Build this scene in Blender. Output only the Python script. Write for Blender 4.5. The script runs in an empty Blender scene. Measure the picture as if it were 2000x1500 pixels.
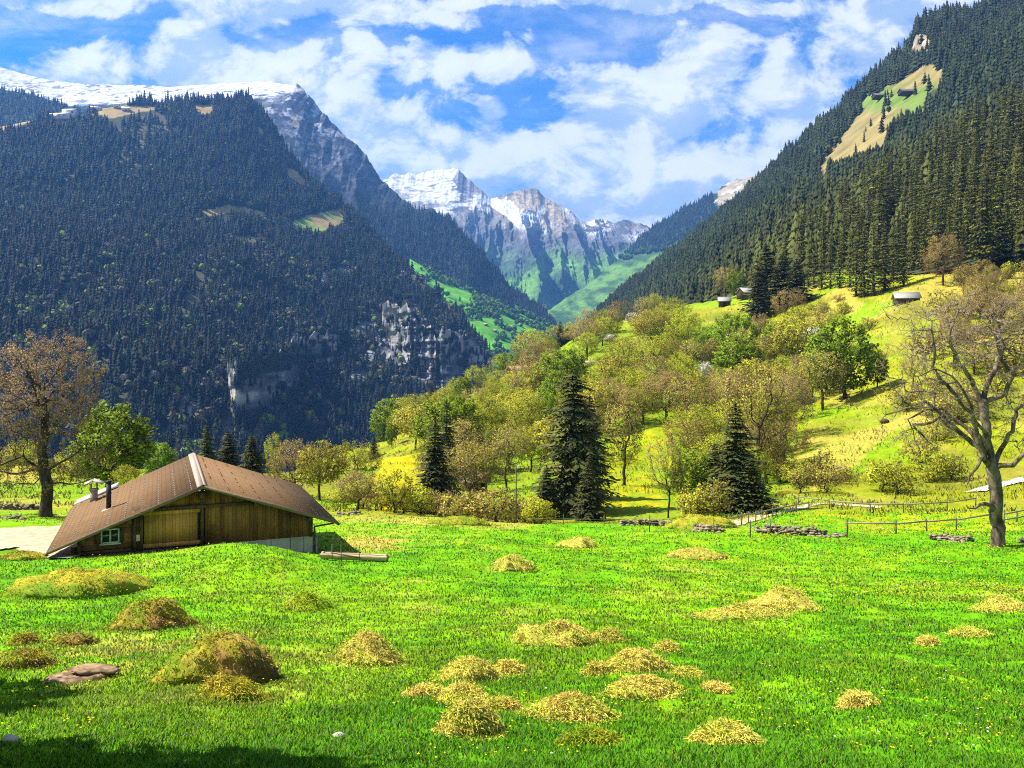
import bpy, math, random
import numpy as np
from mathutils import Vector, noise as mnoise

# ------------------------------------------------------------------ camera, sky, sun
sc = bpy.context.scene
COL = sc.collection
R = math.radians
F, HZ, CX = 1664.0, 685.0, 1000.0          # photo scale: focal length in px, horizon row, centre column

cam_d = bpy.data.cameras.new("camera")
cam = bpy.data.objects.new("camera", cam_d); COL.objects.link(cam)
cam.location = (0, 0, 0); cam.rotation_euler = (R(90), 0, 0)
cam_d.sensor_width = 36; cam_d.lens = F / 2000 * 36
cam_d.shift_y = -65 / 2000
cam_d.clip_start = 0.1; cam_d.clip_end = 40000
sc.camera = cam

SUN_EL = R(52)
SAZ = Vector((-0.99, 0.12, 0)).normalized()
SUN = Vector((SAZ.x * math.cos(SUN_EL), SAZ.y * math.cos(SUN_EL), math.sin(SUN_EL)))
sd = bpy.data.lights.new("sun", "SUN"); sd.energy = 5.0; sd.angle = R(0.5); sd.color = (1.0, 0.94, 0.84)
so = bpy.data.objects.new("sun", sd); COL.objects.link(so)
so.rotation_euler = SUN.to_track_quat('Z', 'Y').to_euler()

sc.view_settings.view_transform = 'Standard'; sc.view_settings.look = 'None'
sc.view_settings.exposure = 1.45; sc.view_settings.gamma = 1
sc.render.engine = 'CYCLES'
cy = sc.cycles
cy.use_denoising = False
cy.filter_width = 1.1
cy.max_bounces = 5; cy.diffuse_bounces = 2; cy.glossy_bounces = 2; cy.transmission_bounces = 3
cy.volume_bounces = 0; cy.transparent_max_bounces = 8
cy.caustics_reflective = False; cy.caustics_refractive = False

class NT:
    """tiny helper to write node expressions"""
    def __init__(s, t): s.t = t
    def n(s, typ, **kw):
        o = s.t.nodes.new(typ)
        for k, v in kw.items(): setattr(o, k, v)
        return o
    def put(s, sock, v):
        if isinstance(v, bpy.types.NodeSocket): s.t.links.new(v, sock)
        else: sock.default_value = v
    def m(s, op, a, b=0.0, c=None, clamp=False):
        o = s.n('ShaderNodeMath', operation=op); o.use_clamp = clamp
        s.put(o.inputs[0], a); s.put(o.inputs[1], b)
        if c is not None: s.put(o.inputs[2], c)
        return o.outputs[0]
    def sstep(s, x, a, b):
        o = s.n('ShaderNodeMapRange', interpolation_type='SMOOTHSTEP')
        s.put(o.inputs[0], x); s.put(o.inputs[1], a); s.put(o.inputs[2], b)
        return o.outputs[0]
    def mix(s, f, a, b, blend='MIX'):
        o = s.n('ShaderNodeMix', data_type='RGBA', blend_type=blend)
        s.put(o.inputs[0], f); s.put(o.inputs[6], a); s.put(o.inputs[7], b)
        return o.outputs[2]
    def xyz(s, x, y, z):
        o = s.n('ShaderNodeCombineXYZ')
        s.put(o.inputs[0], x); s.put(o.inputs[1], y); s.put(o.inputs[2], z)
        return o.outputs[0]
    def noise(s, vec, scale, detail=6, rough=0.55, dist=0.0):
        o = s.n('ShaderNodeTexNoise')
        if vec is not None: s.put(o.inputs['Vector'], vec)
        o.inputs['Scale'].default_value = scale; o.inputs['Detail'].default_value = detail
        o.inputs['Roughness'].default_value = rough; o.inputs['Distortion'].default_value = dist
        return o.outputs['Fac']

def build_world():
    w = bpy.data.worlds.new("World"); sc.world = w; w.use_nodes = True
    t = w.node_tree; t.nodes.clear(); N = NT(t)
    sky = N.n('ShaderNodeTexSky', sky_type='NISHITA'); sky.sun_disc = False
    sky.sun_elevation = SUN_EL; sky.sun_rotation = math.atan2(SUN.x, SUN.y)
    sky.altitude = 1000; sky.air_density = 1.0; sky.dust_density = 0.3; sky.ozone_density = 2.0
    hs = N.n('ShaderNodeHueSaturation'); N.put(hs.inputs['Color'], sky.outputs[0])
    hs.inputs['Saturation'].default_value = 1.3; hs.inputs['Value'].default_value = 1.0
    hs.inputs['Hue'].default_value = 0.485
    geo = N.n('ShaderNodeTexCoord')
    sep = N.n('ShaderNodeSeparateXYZ'); N.put(sep.inputs[0], geo.outputs['Generated'])
    yy = N.m('MAXIMUM', sep.outputs[1], 0.25)
    u = N.m('DIVIDE', sep.outputs[0], yy); v = N.m('DIVIDE', sep.outputs[2], yy)
    # warp
    wv = N.xyz(u, v, 0.3)
    nw = N.n('ShaderNodeTexNoise'); N.put(nw.inputs['Vector'], wv)
    nw.inputs['Scale'].default_value = 7; nw.inputs['Detail'].default_value = 5
    nws = N.n('ShaderNodeSeparateColor'); N.put(nws.inputs[0], nw.outputs['Color'])
    uw = N.m('MULTIPLY_ADD', N.m('SUBTRACT', nws.outputs[0], 0.5), 0.11, u)
    vw = N.m('MULTIPLY_ADD', N.m('SUBTRACT', nws.outputs[1], 0.5), 0.09, v)
    # (px, py, rx, ry, weight): the cloud banks of that day, by direction
    blobs = [(180,120,115,46,1.15),(80,150,90,28,.9),(390,120,120,58,1.2),(560,150,105,50,1.05),(370,80,110,22,.9),
             (640,200,100,60,.8),(640,30,190,48,.98),(520,0,280,26,.95),(150,-5,330,26,.9),(715,120,38,60,.85),
             (840,130,80,42,.9),(975,110,60,32,.85),(960,215,45,35,.75),(700,260,100,70,.8),
             (1370,120,110,75,1.1),(1270,200,160,80,1.1),(1180,240,120,60,1.0),(1330,10,260,24,.9),(1000,-5,170,20,.9),
             (1760,40,230,60,.85),(1640,110,160,70,.75),(1540,180,160,90,.7),(1000,290,300,85,.84),(1300,320,260,80,.94),
             (1500,290,160,70,.92),(850,330,180,60,.84),(1150,390,330,65,.98),(1420,200,150,60,.8),(820,230,130,40,.55),(60,20,120,14,.4)]
    cur = None
    for (px, py, rx, ry, wt) in blobs:
        cu, cv = (px - CX) / F, (HZ - py) / F
        dx = N.m('DIVIDE', N.m('SUBTRACT', uw, cu), rx / F * 1.25)
        dy = N.m('DIVIDE', N.m('SUBTRACT', vw, cv), ry / F * 1.25)
        q = N.m('MULTIPLY_ADD', dy, dy, N.m('MULTIPLY', dx, dx))
        g = N.m('MULTIPLY', N.m('EXPONENT', N.m('MULTIPLY', q, -1.0)), wt)
        cur = g if cur is None else N.m('SMOOTH_MAX', cur, g, 0.12)
    # behind and overhead: scattered cloud everywhere else
    back = N.sstep(sep.outputs[1], 0.35, 0.1)
    cur = N.m('MAXIMUM', cur, N.m('MULTIPLY', back, 0.5))
    def fb(ox, oy):
        vec = N.xyz(N.m('ADD', u, ox), N.m('MULTIPLY', N.m('ADD', v, oy), 1.45), 1.7)
        return N.noise(vec, 11.0, 11, 0.6, 0.3)
    n0 = fb(0, 0); n1 = fb(-0.016, 0.022)
    dens = N.m('MULTIPLY_ADD', N.m('SUBTRACT', n0, 0.5), 1.9, cur)
    cover = N.sstep(dens, 0.30, 0.62)
    wisp = N.noise(N.xyz(N.m('MULTIPLY', u, 0.6), N.m('MULTIPLY', v, 2.2), 4.0), 6.0, 8, 0.6, 0.4)
    cover2 = N.m('MULTIPLY', N.sstep(wisp, 0.36, 0.70), 0.55)
    cover = N.m('MAXIMUM', cover, cover2)
    lit = N.sstep(N.m('SUBTRACT', n0, n1), -0.11, 0.10)
    thick = N.sstep(dens, 0.5, 1.3)
    lit = N.m('MULTIPLY_ADD', thick, 0.25, N.m('MULTIPLY', lit, 0.8), clamp=True)
    ccol = N.mix(lit, (0.17, 0.225, 0.30, 1), (0.43, 0.43, 0.435, 1))
    skyc = N.mix(1.0, hs.outputs[0], (0.0105, 0.037, 0.067, 1), 'MULTIPLY')
    # the cloud layer is written in final radiance; the sky is Nishita times its strength
    outc = N.mix(N.m('MULTIPLY', cover, 0.95), skyc, ccol)
    bg = N.n('ShaderNodeBackground'); N.put(bg.inputs[0], outc); bg.inputs[1].default_value = 1.0
    out = N.n('ShaderNodeOutputWorld'); N.put(out.inputs[0], bg.outputs[0])
build_world()

# ------------------------------------------------------------------ helpers
rng = np.random.default_rng(7)

def P(px, py, Y):
    return np.stack([(np.asarray(px) - CX) / F * Y, np.asarray(Y) + 0 * np.asarray(px), (HZ - np.asarray(py)) / F * Y], -1)
def proj(p):
    p = np.asarray(p); Y = np.maximum(p[..., 1], .1)
    return CX + p[..., 0] / Y * F, HZ - p[..., 2] / Y * F

def _h(ix, iy, seed):
    h = (ix * 374761393 + iy * 668265263 + seed * 974634777) & 0xffffffff
    h = ((h ^ (h >> 13)) * 1274126177) & 0xffffffff
    return ((h ^ (h >> 16)) & 0xffff) / 65535.0
def vn(x, y, seed=0):
    x = np.asarray(x, float); y = np.asarray(y, float)
    ix = np.floor(x).astype(np.int64); iy = np.floor(y).astype(np.int64)
    fx = x - ix; fy = y - iy
    fx = fx ** 3 * (fx * (fx * 6 - 15) + 10); fy = fy ** 3 * (fy * (fy * 6 - 15) + 10)
    a = _h(ix, iy, seed); b = _h(ix + 1, iy, seed); c = _h(ix, iy + 1, seed); d = _h(ix + 1, iy + 1, seed)
    return (a + (b - a) * fx) * (1 - fy) + (c + (d - c) * fx) * fy
def fbm(x, y, o=5, seed=0, g=0.5):
    s = 0; a = 1; t = 0
    for i in range(o):
        s = s + a * vn(x, y, seed + i * 17); t += a; a *= g
        x, y = np.asarray(x) * 2.03 + 11.3, np.asarray(y) * 2.03 + 5.7
    return s / t
def ridged(x, y, o=5, seed=0):
    s = 0; a = 1; t = 0
    for i in range(o):
        s = s + a * (1 - np.abs(2 * vn(x, y, seed + i * 13) - 1)); t += a; a *= 0.5
        x, y = np.asarray(x) * 2.07 + 3.3, np.asarray(y) * 2.07 + 8.7
    return s / t
def sst(x, a, b):
    t = np.clip((np.asarray(x, float) - a) / (b - a), 0, 1); return t * t * (3 - 2 * t)
def lerp(a, b, t):
    t = np.asarray(t)[..., None]; return np.asarray(a) * (1 - t) + np.asarray(b) * t
def inpoly(px, py, poly):
    px = np.asarray(px); py = np.asarray(py); r = np.zeros(px.shape, bool); n = len(poly); j = n - 1
    for i in range(n):
        xi, yi = poly[i]; xj, yj = poly[j]
        c = ((yi > py) != (yj > py)) & (px < (xj - xi) * (py - yi) / (yj - yi + 1e-9) + xi)
        r ^= c; j = i
    return r

def mesh(name, V, faces, mats, col=None, mi=None, smooth=False, nrm=None):
    """faces: list of (m,k) int arrays; mi: list of material indices per array"""
    V = np.asarray(V, np.float32)
    me = bpy.data.meshes.new(name)
    faces = [np.asarray(f, np.int32) for f in faces if len(f)]
    tot = np.concatenate([np.full(len(f), f.shape[1], np.int32) for f in faces])
    idx = np.concatenate([f.ravel() for f in faces])
    me.vertices.add(len(V)); me.vertices.foreach_set('co', V.ravel())
    me.loops.add(len(idx)); me.loops.foreach_set('vertex_index', idx)
    me.polygons.add(len(tot))
    st = np.concatenate([[0], np.cumsum(tot)[:-1]]).astype(np.int32)
    me.polygons.foreach_set('loop_start', st)
    if mi is not None:
        me.polygons.foreach_set('material_index', np.concatenate([np.full(len(f), m, np.int32) for f, m in zip(faces, mi)]))
    if smooth: me.polygons.foreach_set('use_smooth', np.ones(len(tot), bool))
    if col is not None:
        col = np.asarray(col, np.float32)
        if col.shape[1] == 3: col = np.concatenate([col, np.ones((len(col), 1), np.float32)], 1)
        a = me.color_attributes.new('Col', 'FLOAT_COLOR', 'POINT'); a.data.foreach_set('color', col.ravel())
    if nrm is not None:
        a = me.attributes.new('Nrm', 'FLOAT_VECTOR', 'POINT'); a.data.foreach_set('vector', np.asarray(nrm, np.float32).ravel())
    for m in (mats if isinstance(mats, (list, tuple)) else [mats]): me.materials.append(m)
    me.update(calc_edges=True); me.validate()
    return me
def obj(name, me, parent=None, loc=None):
    o = bpy.data.objects.new(name, me); COL.objects.link(o)
    if parent is not None: o.parent = parent
    if loc is not None: o.location = loc
    return o
def tag(o, label=None, cat=None, group=None, kind=None):
    if label: o['label'] = label
    if cat: o['category'] = cat
    if group: o['group'] = group
    if kind: o['kind'] = kind
    return o
def empty(name, loc, rz=0.0, sc_=1.0):
    o = bpy.data.objects.new(name, None); COL.objects.link(o); o.location = loc; o.rotation_euler = (0, 0, rz)
    o.scale = (sc_, sc_, sc_) if not isinstance(sc_, tuple) else sc_
    o.empty_display_size = .3
    return o

class MB:
    """collects simple solids, then becomes ONE mesh"""
    def __init__(s): s.v = []; s.f = {}; s.n = 0
    def add(s, V, Fs):
        V = np.asarray(V, float).reshape(-1, 3)
        for f in Fs:
            s.f.setdefault(len(f), []).append([i + s.n for i in f])
        s.v.append(V); s.n += len(V); return s
    def box(s, x0, x1, y0, y1, z0, z1):
        V = [(x, y, z) for z in (z0, z1) for y in (y0, y1) for x in (x0, x1)]
        return s.add(V, [(0,2,3,1),(4,5,7,6),(0,1,5,4),(2,6,7,3),(0,4,6,2),(1,3,7,5)])
    def hexa(s, V):   # 8 corners in the order of box()
        return s.add(V, [(0,2,3,1),(4,5,7,6),(0,1,5,4),(2,6,7,3),(0,4,6,2),(1,3,7,5)])
    def bar(s, a, b, w, h=None):
        a = Vector(a); b = Vector(b); h = h or w
        d = (b - a).normalized(); up = Vector((0, 0, 1)) if abs(d.z) < .95 else Vector((1, 0, 0))
        x = d.cross(up).normalized() * w / 2; y = x.cross(d).normalized() * h / 2
        V = []
        for c in (a, b):
            for sy in (-1, 1):
                for sx in (-1, 1): V.append(c + x * sx + y * sy)
        return s.hexa([tuple(q) for q in V])
    def tube(s, a, b, r0, r1=None, n=10):
        a = Vector(a); b = Vector(b); r1 = r0 if r1 is None else r1
        d = (b - a).normalized(); up = Vector((0, 0, 1)) if abs(d.z) < .95 else Vector((1, 0, 0))
        x = d.cross(up).normalized(); y = x.cross(d).normalized(); V = []
        for c, r in ((a, r0), (b, r1)):
            for i in range(n):
                t = 2 * math.pi * i / n; V.append(tuple(c + (x * math.cos(t) + y * math.sin(t)) * r))
        Fs = [(i, (i + 1) % n, n + (i + 1) % n, n + i) for i in range(n)] + [tuple(range(n))[::-1], tuple(range(n, 2 * n))]
        return s.add(V, Fs)
    def build(s, name, mat, parent=None, bevel=0.0, smooth=False):
        V = np.concatenate(s.v); me = mesh(name, V, [np.array(f) for f in s.f.values()], mat, smooth=smooth)
        o = obj(name, me, parent)
        if bevel:
            b = o.modifiers.new('bevel', 'BEVEL'); b.width = bevel; b.segments = 2; b.limit_method = 'ANGLE'
        return o

# ------------------------------------------------------------------ materials
def mat_base(name):
    m = bpy.data.materials.new(name); m.use_nodes = True; t = m.node_tree; N = NT(t)
    b = t.nodes['Principled BSDF']; b.inputs['Roughness'].default_value = 0.85
    b.inputs['Specular IOR Level'].default_value = 0.25
    return m, N, b
def bump(N, b, h, strength, dist):
    o = N.n('ShaderNodeBump'); o.inputs['Strength'].default_value = strength; o.inputs['Distance'].default_value = dist
    N.put(o.inputs['Height'], h); N.put(b.inputs['Normal'], o.outputs[0])
def mat_attr(name, scale=1.0, var=0.35, bumpd=0.0, transl=0.0, rand=0.0, rough=0.9, fine=None, spec=0.15, upn=0.0, crown=False):
    """base colour from the mesh's own colour layer, broken up by noise"""
    m, N, b = mat_base(name); b.inputs['Roughness'].default_value = rough; b.inputs['Specular IOR Level'].default_value = spec
    a = N.n('ShaderNodeVertexColor'); a.layer_name = 'Col'
    c = a.outputs[0]
    co = N.n('ShaderNodeTexCoord').outputs['Object']
    if var:
        nz = N.noise(co, scale, 6, 0.62)
        k = N.n('ShaderNodeMapRange'); N.put(k.inputs[0], nz); k.inputs[1].default_value = .3; k.inputs[2].default_value = .7
        k.inputs[3].default_value = 1 - var; k.inputs[4].default_value = 1 + var
        hsv = N.n('ShaderNodeHueSaturation'); N.put(hsv.inputs['Color'], c); N.put(hsv.inputs['Value'], k.outputs[0]); c = hsv.outputs[0]
        if bumpd: bump(N, b, nz, 1.0, bumpd)
    if rand:
        oi = N.n('ShaderNodeObjectInfo')
        k = N.m('MULTIPLY_ADD', oi.outputs['Random'], rand, 1 - rand / 2)
        hv = N.n('ShaderNodeHueSaturation'); N.put(hv.inputs['Color'], c); N.put(hv.inputs['Value'], k)
        N.put(hv.inputs['Hue'], N.m('MULTIPLY_ADD', oi.outputs['Random'], rand * .05, .5 - rand * .025)); c = hv.outputs[0]
    N.put(b.inputs['Base Color'], c)
    if upn:   # leaves and blades share light with their neighbours: shade them partly like the surface they form
        g = N.n('ShaderNodeNewGeometry').outputs['Normal']; s1 = N.n('ShaderNodeVectorMath', operation='SCALE'); N.put(s1.inputs[0], g); s1.inputs['Scale'].default_value = 1 - upn
        ad = N.n('ShaderNodeVectorMath', operation='ADD'); N.put(ad.inputs[0], s1.outputs[0]); ad.inputs[1].default_value = (0, 0, upn)
        if crown:
            at = N.n('ShaderNodeAttribute'); at.attribute_name = 'Nrm'; vt = N.n('ShaderNodeVectorTransform', vector_type='NORMAL', convert_from='OBJECT', convert_to='WORLD'); N.put(vt.inputs[0], at.outputs['Vector'])
            s2 = N.n('ShaderNodeVectorMath', operation='SCALE'); N.put(s2.inputs[0], vt.outputs[0]); s2.inputs['Scale'].default_value = upn; N.put(ad.inputs[1], s2.outputs[0])
        nm = N.n('ShaderNodeVectorMath', operation='NORMALIZE'); N.put(nm.inputs[0], ad.outputs[0]); N.put(b.inputs['Normal'], nm.outputs[0])
    if transl:
        tr = N.n('ShaderNodeBsdfTranslucent'); N.put(tr.inputs[0], c)
        mx = N.n('ShaderNodeMixShader'); mx.inputs[0].default_value = transl
        N.put(mx.inputs[1], b.outputs[0]); N.put(mx.inputs[2], tr.outputs[0])
        out = [n for n in N.t.nodes if n.type == 'OUTPUT_MATERIAL'][0]; N.put(out.inputs[0], mx.outputs[0])
    return m
def mat_noise(name, c1, c2, scale, rough=0.85, stretch=(1, 1, 1), bumpd=0.01, detail=7, metallic=0.0, lo=.35, hi=.65):
    m, N, b = mat_base(name); b.inputs['Roughness'].default_value = rough; b.inputs['Metallic'].default_value = metallic
    co = N.n('ShaderNodeTexCoord').outputs['Object']
    mp = N.n('ShaderNodeMapping'); N.put(mp.inputs[0], co); mp.inputs['Scale'].default_value = stretch
    nz = N.noise(mp.outputs[0], scale, detail, 0.6)
    f = N.sstep(nz, lo, hi)
    N.put(b.inputs['Base Color'], N.mix(f, (*c1, 1), (*c2, 1)))
    if bumpd: bump(N, b, nz, 0.7, bumpd)
    return m
def mat_planks(name, c1, c2, dark, width, axis='X', grain=3.0):
    """boards of the given width across axis, own tone each, dark joints"""
    m, N, b = mat_base(name); b.inputs['Roughness'].default_value = .8
    co = N.n('ShaderNodeTexCoord').outputs['Object']; sp = N.n('ShaderNodeSeparateXYZ'); N.put(sp.inputs[0], co)
    ax = sp.outputs['XYZ'.index(axis)]
    q = N.m('DIVIDE', ax, width); fl = N.m('FLOOR', q); fr = N.m('FRACT', q)
    wn = N.n('ShaderNodeTexWhiteNoise', noise_dimensions='1D'); N.put(wn.inputs['W'], fl)
    mp = N.n('ShaderNodeMapping'); N.put(mp.inputs[0], co)
    mp.inputs['Scale'].default_value = (8, 8, 0.6) if axis == 'X' else (0.6, 8, 8)
    gr = N.noise(mp.outputs[0], grain, 7, .65); big = N.noise(co, .8, 4, .6)
    f = N.m('ADD', N.m('MULTIPLY', wn.outputs[0], .55), N.m('MULTIPLY', N.sstep(gr, .3, .7), .45))
    c = N.mix(f, (*c1, 1), (*c2, 1))
    c = N.mix(N.m('MULTIPLY', N.sstep(big, .45, .7), .6), c, (*dark, 1))
    j = N.m('LESS_THAN', fr, .07)
    c = N.mix(N.m('MULTIPLY', j, .8), c, tuple(x * .25 for x in dark) + (1,))
    N.put(b.inputs['Base Color'], c); bump(N, b, N.m('SUBTRACT', N.m('MULTIPLY', gr, .3), j), .6, .012)
    return m

M = {}
M['ground'] = mat_attr('ground', 2.2, .30, .04, spec=.05)
M['mountain'] = mat_attr('mountain', .02, .35, 3.0, spec=.05)
M['far'] = mat_attr('far_mountain', .03, .42, 9.0, spec=.05)
M['leaf'] = mat_attr('leaf', 1.0, 0, 0, .30, .45, rough=.7, upn=.62, crown=True)
M['needle'] = mat_attr('needle', 1.0, 0, 0, .15, .40, rough=.75, upn=.5, crown=True)
M['forest'] = mat_attr('forest', 1.0, 0, 0, .15, 0, rough=.85)
M['blade'] = mat_attr('blade', 1.0, 0, 0, .3, 0, rough=.6, upn=.84)
M['straw'] = mat_attr('straw', 5.0, .25, 0, .15, 0.12, rough=.9, upn=.30)
M['bark'] = mat_noise('bark', (.040, .027, .017), (.20, .15, .10), 2.4, .95, (1, 1, .35), .04)
M['bark_dark'] = mat_noise('bark_dark', (.022, .015, .010), (.075, .052, .034), 4, .95, (1, 1, .4), .04)
M['rubble'] = mat_noise('rubble', (.085, .062, .036), (.30, .24, .16), 3, .9, (1, 1, 1), .03)
M['gravel'] = mat_noise('gravel', (.30, .24, .14), (.44, .37, .235), 2.5, .95, (1, 1, 1), .02)
# ------------------------------------------------------------------ the near ground: one sheet from the camera to the gorge
GC = {
 -450: [(3,2016),(9,1500),(17,1290),(25,1190),(33,1130),(40,1085),(46,1045),(60,1005),(75,975),(95,950),(130,920),(165,900),(220,940),(400,1050),(900,1000)],
 0:    [(3,2016),(9,1500),(17,1300),(25,1200),(33,1140),(40,1096),(46,1060),(56,1022),(66,1004),(75,990),(95,962),(130,932),(165,912),(220,945),(400,1050),(900,1000)],
 144:  [(3,2016),(9,1500),(17,1300),(25,1203),(33,1143),(38,1107),(41,1091),(46,1068),(56,1030),(66,1008),(75,990),(95,965),(130,938),(165,922),(220,950),(400,1050),(900,1000)],
 300:  [(3,2016),(9,1500),(17,1300),(25,1202),(33,1138),(40,1082),(42.5,1078),(46,1075),(60,1030),(75,990),(95,965),(130,940),(165,925),(220,955),(400,1060),(900,1000)],
 470:  [(3,2016),(9,1500),(17,1300),(25,1202),(33,1128),(38,1072),(41,1052),(42.6,1058),(43.6,1074),(46,1078),(60,1030),(75,990),(95,965),(130,945),(165,930),(220,955),(400,1060),(900,1000)],
 545:  [(3,2016),(9,1500),(17,1300),(25,1200),(33,1136),(38,1086),(42,1064),(44,1073),(46,1082),(60,1032),(73,997),(90,985),(110,960),(140,945),(170,928),(220,945),(400,1040),(900,1000)],
 614:  [(3,2016),(9,1500),(17,1300),(25,1200),(33,1140),(40,1098),(45,1086),(48,1078),(60,1033),(68,1008),(76,1000),(95,990),(130,950),(170,925),(240,905),(330,960),(900,1000)],
 760:  [(3,2016),(9,1500),(17,1298),(25,1200),(33,1140),(42,1095),(60,1028),(69,1006),(76,1004),(90,1000),(120,955),(160,905),(230,860),(300,870),(400,930),(900,1000)],
 880:  [(3,2016),(9,1500),(17,1298),(25,1200),(33,1142),(42,1098),(58,1034),(66,1009),(74,1016),(90,1010),(120,955),(170,880),(240,815),(320,790),(420,810),(560,900),(900,1000)],
 1000: [(3,2016),(9,1500),(17,1298),(25,1200),(33,1143),(42,1100),(58,1040),(67,1020),(75,1030),(90,1020),(120,960),(180,870),(260,790),(340,735),(410,725),(520,800),(900,980)],
 1150: [(3,2016),(9,1500),(17,1300),(25,1202),(33,1145),(42,1103),(58,1044),(67,1022),(75,1028),(90,1016),(120,945),(180,850),(260,750),(340,680),(430,645),(500,650),(600,720),(900,980)],
 1300: [(3,2016),(9,1500),(17,1300),(25,1203),(33,1146),(42,1105),(58,1048),(67,1026),(76,1022),(90,1005),(120,950),(180,840),(260,725),(340,655),(420,615),(480,605),(560,650),(900,950)],
 1450: [(3,2016),(9,1500),(17,1300),(25,1205),(33,1148),(42,1108),(52,1068),(62,1035),(70,1022),(85,1000),(105,975),(130,930),(190,820),(260,715),(340,640),(420,590),(480,575),(600,600),(900,900)],
 1600: [(3,2016),(9,1500),(17,1300),(25,1207),(33,1152),(42,1112),(52,1072),(62,1038),(74,1010),(86,988),(97,965),(120,915),(160,830),(200,778),(260,690),(320,610),(380,540),(430,520),(560,540),(900,800)],
 1750: [(3,2016),(9,1500),(17,1300),(25,1209),(33,1154),(42,1114),(52,1076),(62,1040),(74,1012),(84,994),(96,972),(115,915),(140,850),(170,775),(200,720),(250,630),(300,572),(350,530),(430,505),(900,700)],
 1900: [(3,2016),(9,1500),(17,1300),(25,1210),(33,1156),(42,1112),(50,1074),(60,1042),(72,1012),(84,988),(100,950),(120,890),(145,800),(180,715),(220,645),(280,570),(340,520),(420,480),(900,600)],
 2100: [(3,2016),(9,1500),(17,1300),(25,1207),(33,1150),(42,1100),(50,1066),(60,1038),(72,1005),(84,975),(100,925),(120,860),(145,775),(180,690),(220,615),(280,540),(340,490),(420,450),(900,560)],
 2700: [(3,2016),(9,1500),(17,1290),(25,1195),(33,1135),(42,1080),(50,1045),(60,1010),(72,970),(84,930),(100,880),(120,810),(145,725),(180,630),(220,555),(280,480),(340,430),(420,400),(900,500)],
}
TU = np.arange(-1.1, 1.1001, .01); TS = np.linspace(math.log(3), math.log(1000), 420)
def _table():
    px = sorted(GC); rows = []
    for k in px:
        a = np.array(GC[k], float); rows.append(np.interp(TS, np.log(a[:, 0]), a[:, 1]))
    rows = np.array(rows)
    # gentle smoothing along the distance, then monotone blending across columns
    ker = np.exp(-.5 * (np.arange(-5, 6) / 2.2) ** 2); ker /= ker.sum()
    rows = np.array([np.convolve(np.pad(r, 5, 'edge'), ker, 'valid') for r in rows])
    T = np.zeros((len(TU), len(TS))); pu = (np.array(px) - CX) / F
    for j in range(len(TS)): T[:, j] = np.interp(TU, pu, rows[:, j])
    k2 = np.exp(-.5 * (np.arange(-6, 7) / 2.0) ** 2); k2 /= k2.sum()
    for j in range(len(TS)): T[:, j] = np.convolve(np.pad(T[:, j], 6, 'edge'), k2, 'valid')
    return T
TT = _table()
def gz0(X, Y):
    X = np.asarray(X, float); Y = np.asarray(Y, float)
    Yc = np.clip(Y, 3, 1000); u = np.clip(X / np.maximum(Yc, 6), -1.099, 1.099)
    a = (u - TU[0]) / .01; b = (np.log(Yc) - TS[0]) / (TS[1] - TS[0])
    i = np.clip(a.astype(int), 0, len(TU) - 2); j = np.clip(b.astype(int), 0, len(TS) - 2); fa = a - i; fb_ = b - j
    t = (TT[i, j] * (1 - fa) + TT[i + 1, j] * fa) * (1 - fb_) + (TT[i, j + 1] * (1 - fa) + TT[i + 1, j + 1] * fa) * fb_
    z = (HZ - t) / F * Yc
    return np.where(Y < 3, z + np.minimum((3 - Y) * .24, .75), z)
def gz(X, Y):
    X = np.asarray(X, float); Y = np.asarray(Y, float)
    n = (fbm(X / 3.1, Y / 3.1, 4, 3) - .5) * .42 * sst(Y, 4, 12) + (fbm(X / 14, Y / 14, 3, 9) - .5) * .35
    n = n + (fbm(X / 16, Y / 16, 4, 21) - .5) * 5.0 * sst(Y, 85, 190)
    return gz0(X, Y) + n * (1 - .6 * sst(Y, 36, 41) * (1 - sst(Y, 60, 64)) * (1 - sst(X, -8, -5)))
def gpt(px, Y):
    X = (px - CX) / F * Y; return Vector((X, Y, float(gz(X, Y))))
_ys = np.exp(np.linspace(math.log(6), math.log(520), 900))
def Yat(px, py, lo=6.0):
    """first distance at which the ground under column px reaches row py"""
    X = (px - CX) / F * _ys; pr = HZ - gz(X, _ys) / _ys * F
    k = np.where((pr <= py) & (_ys >= lo))[0]
    return float(_ys[k[0]]) if len(k) else 300.0
def gat(px, py, lo=6.0):
    return gpt(px, Yat(px, py, lo))

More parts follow.
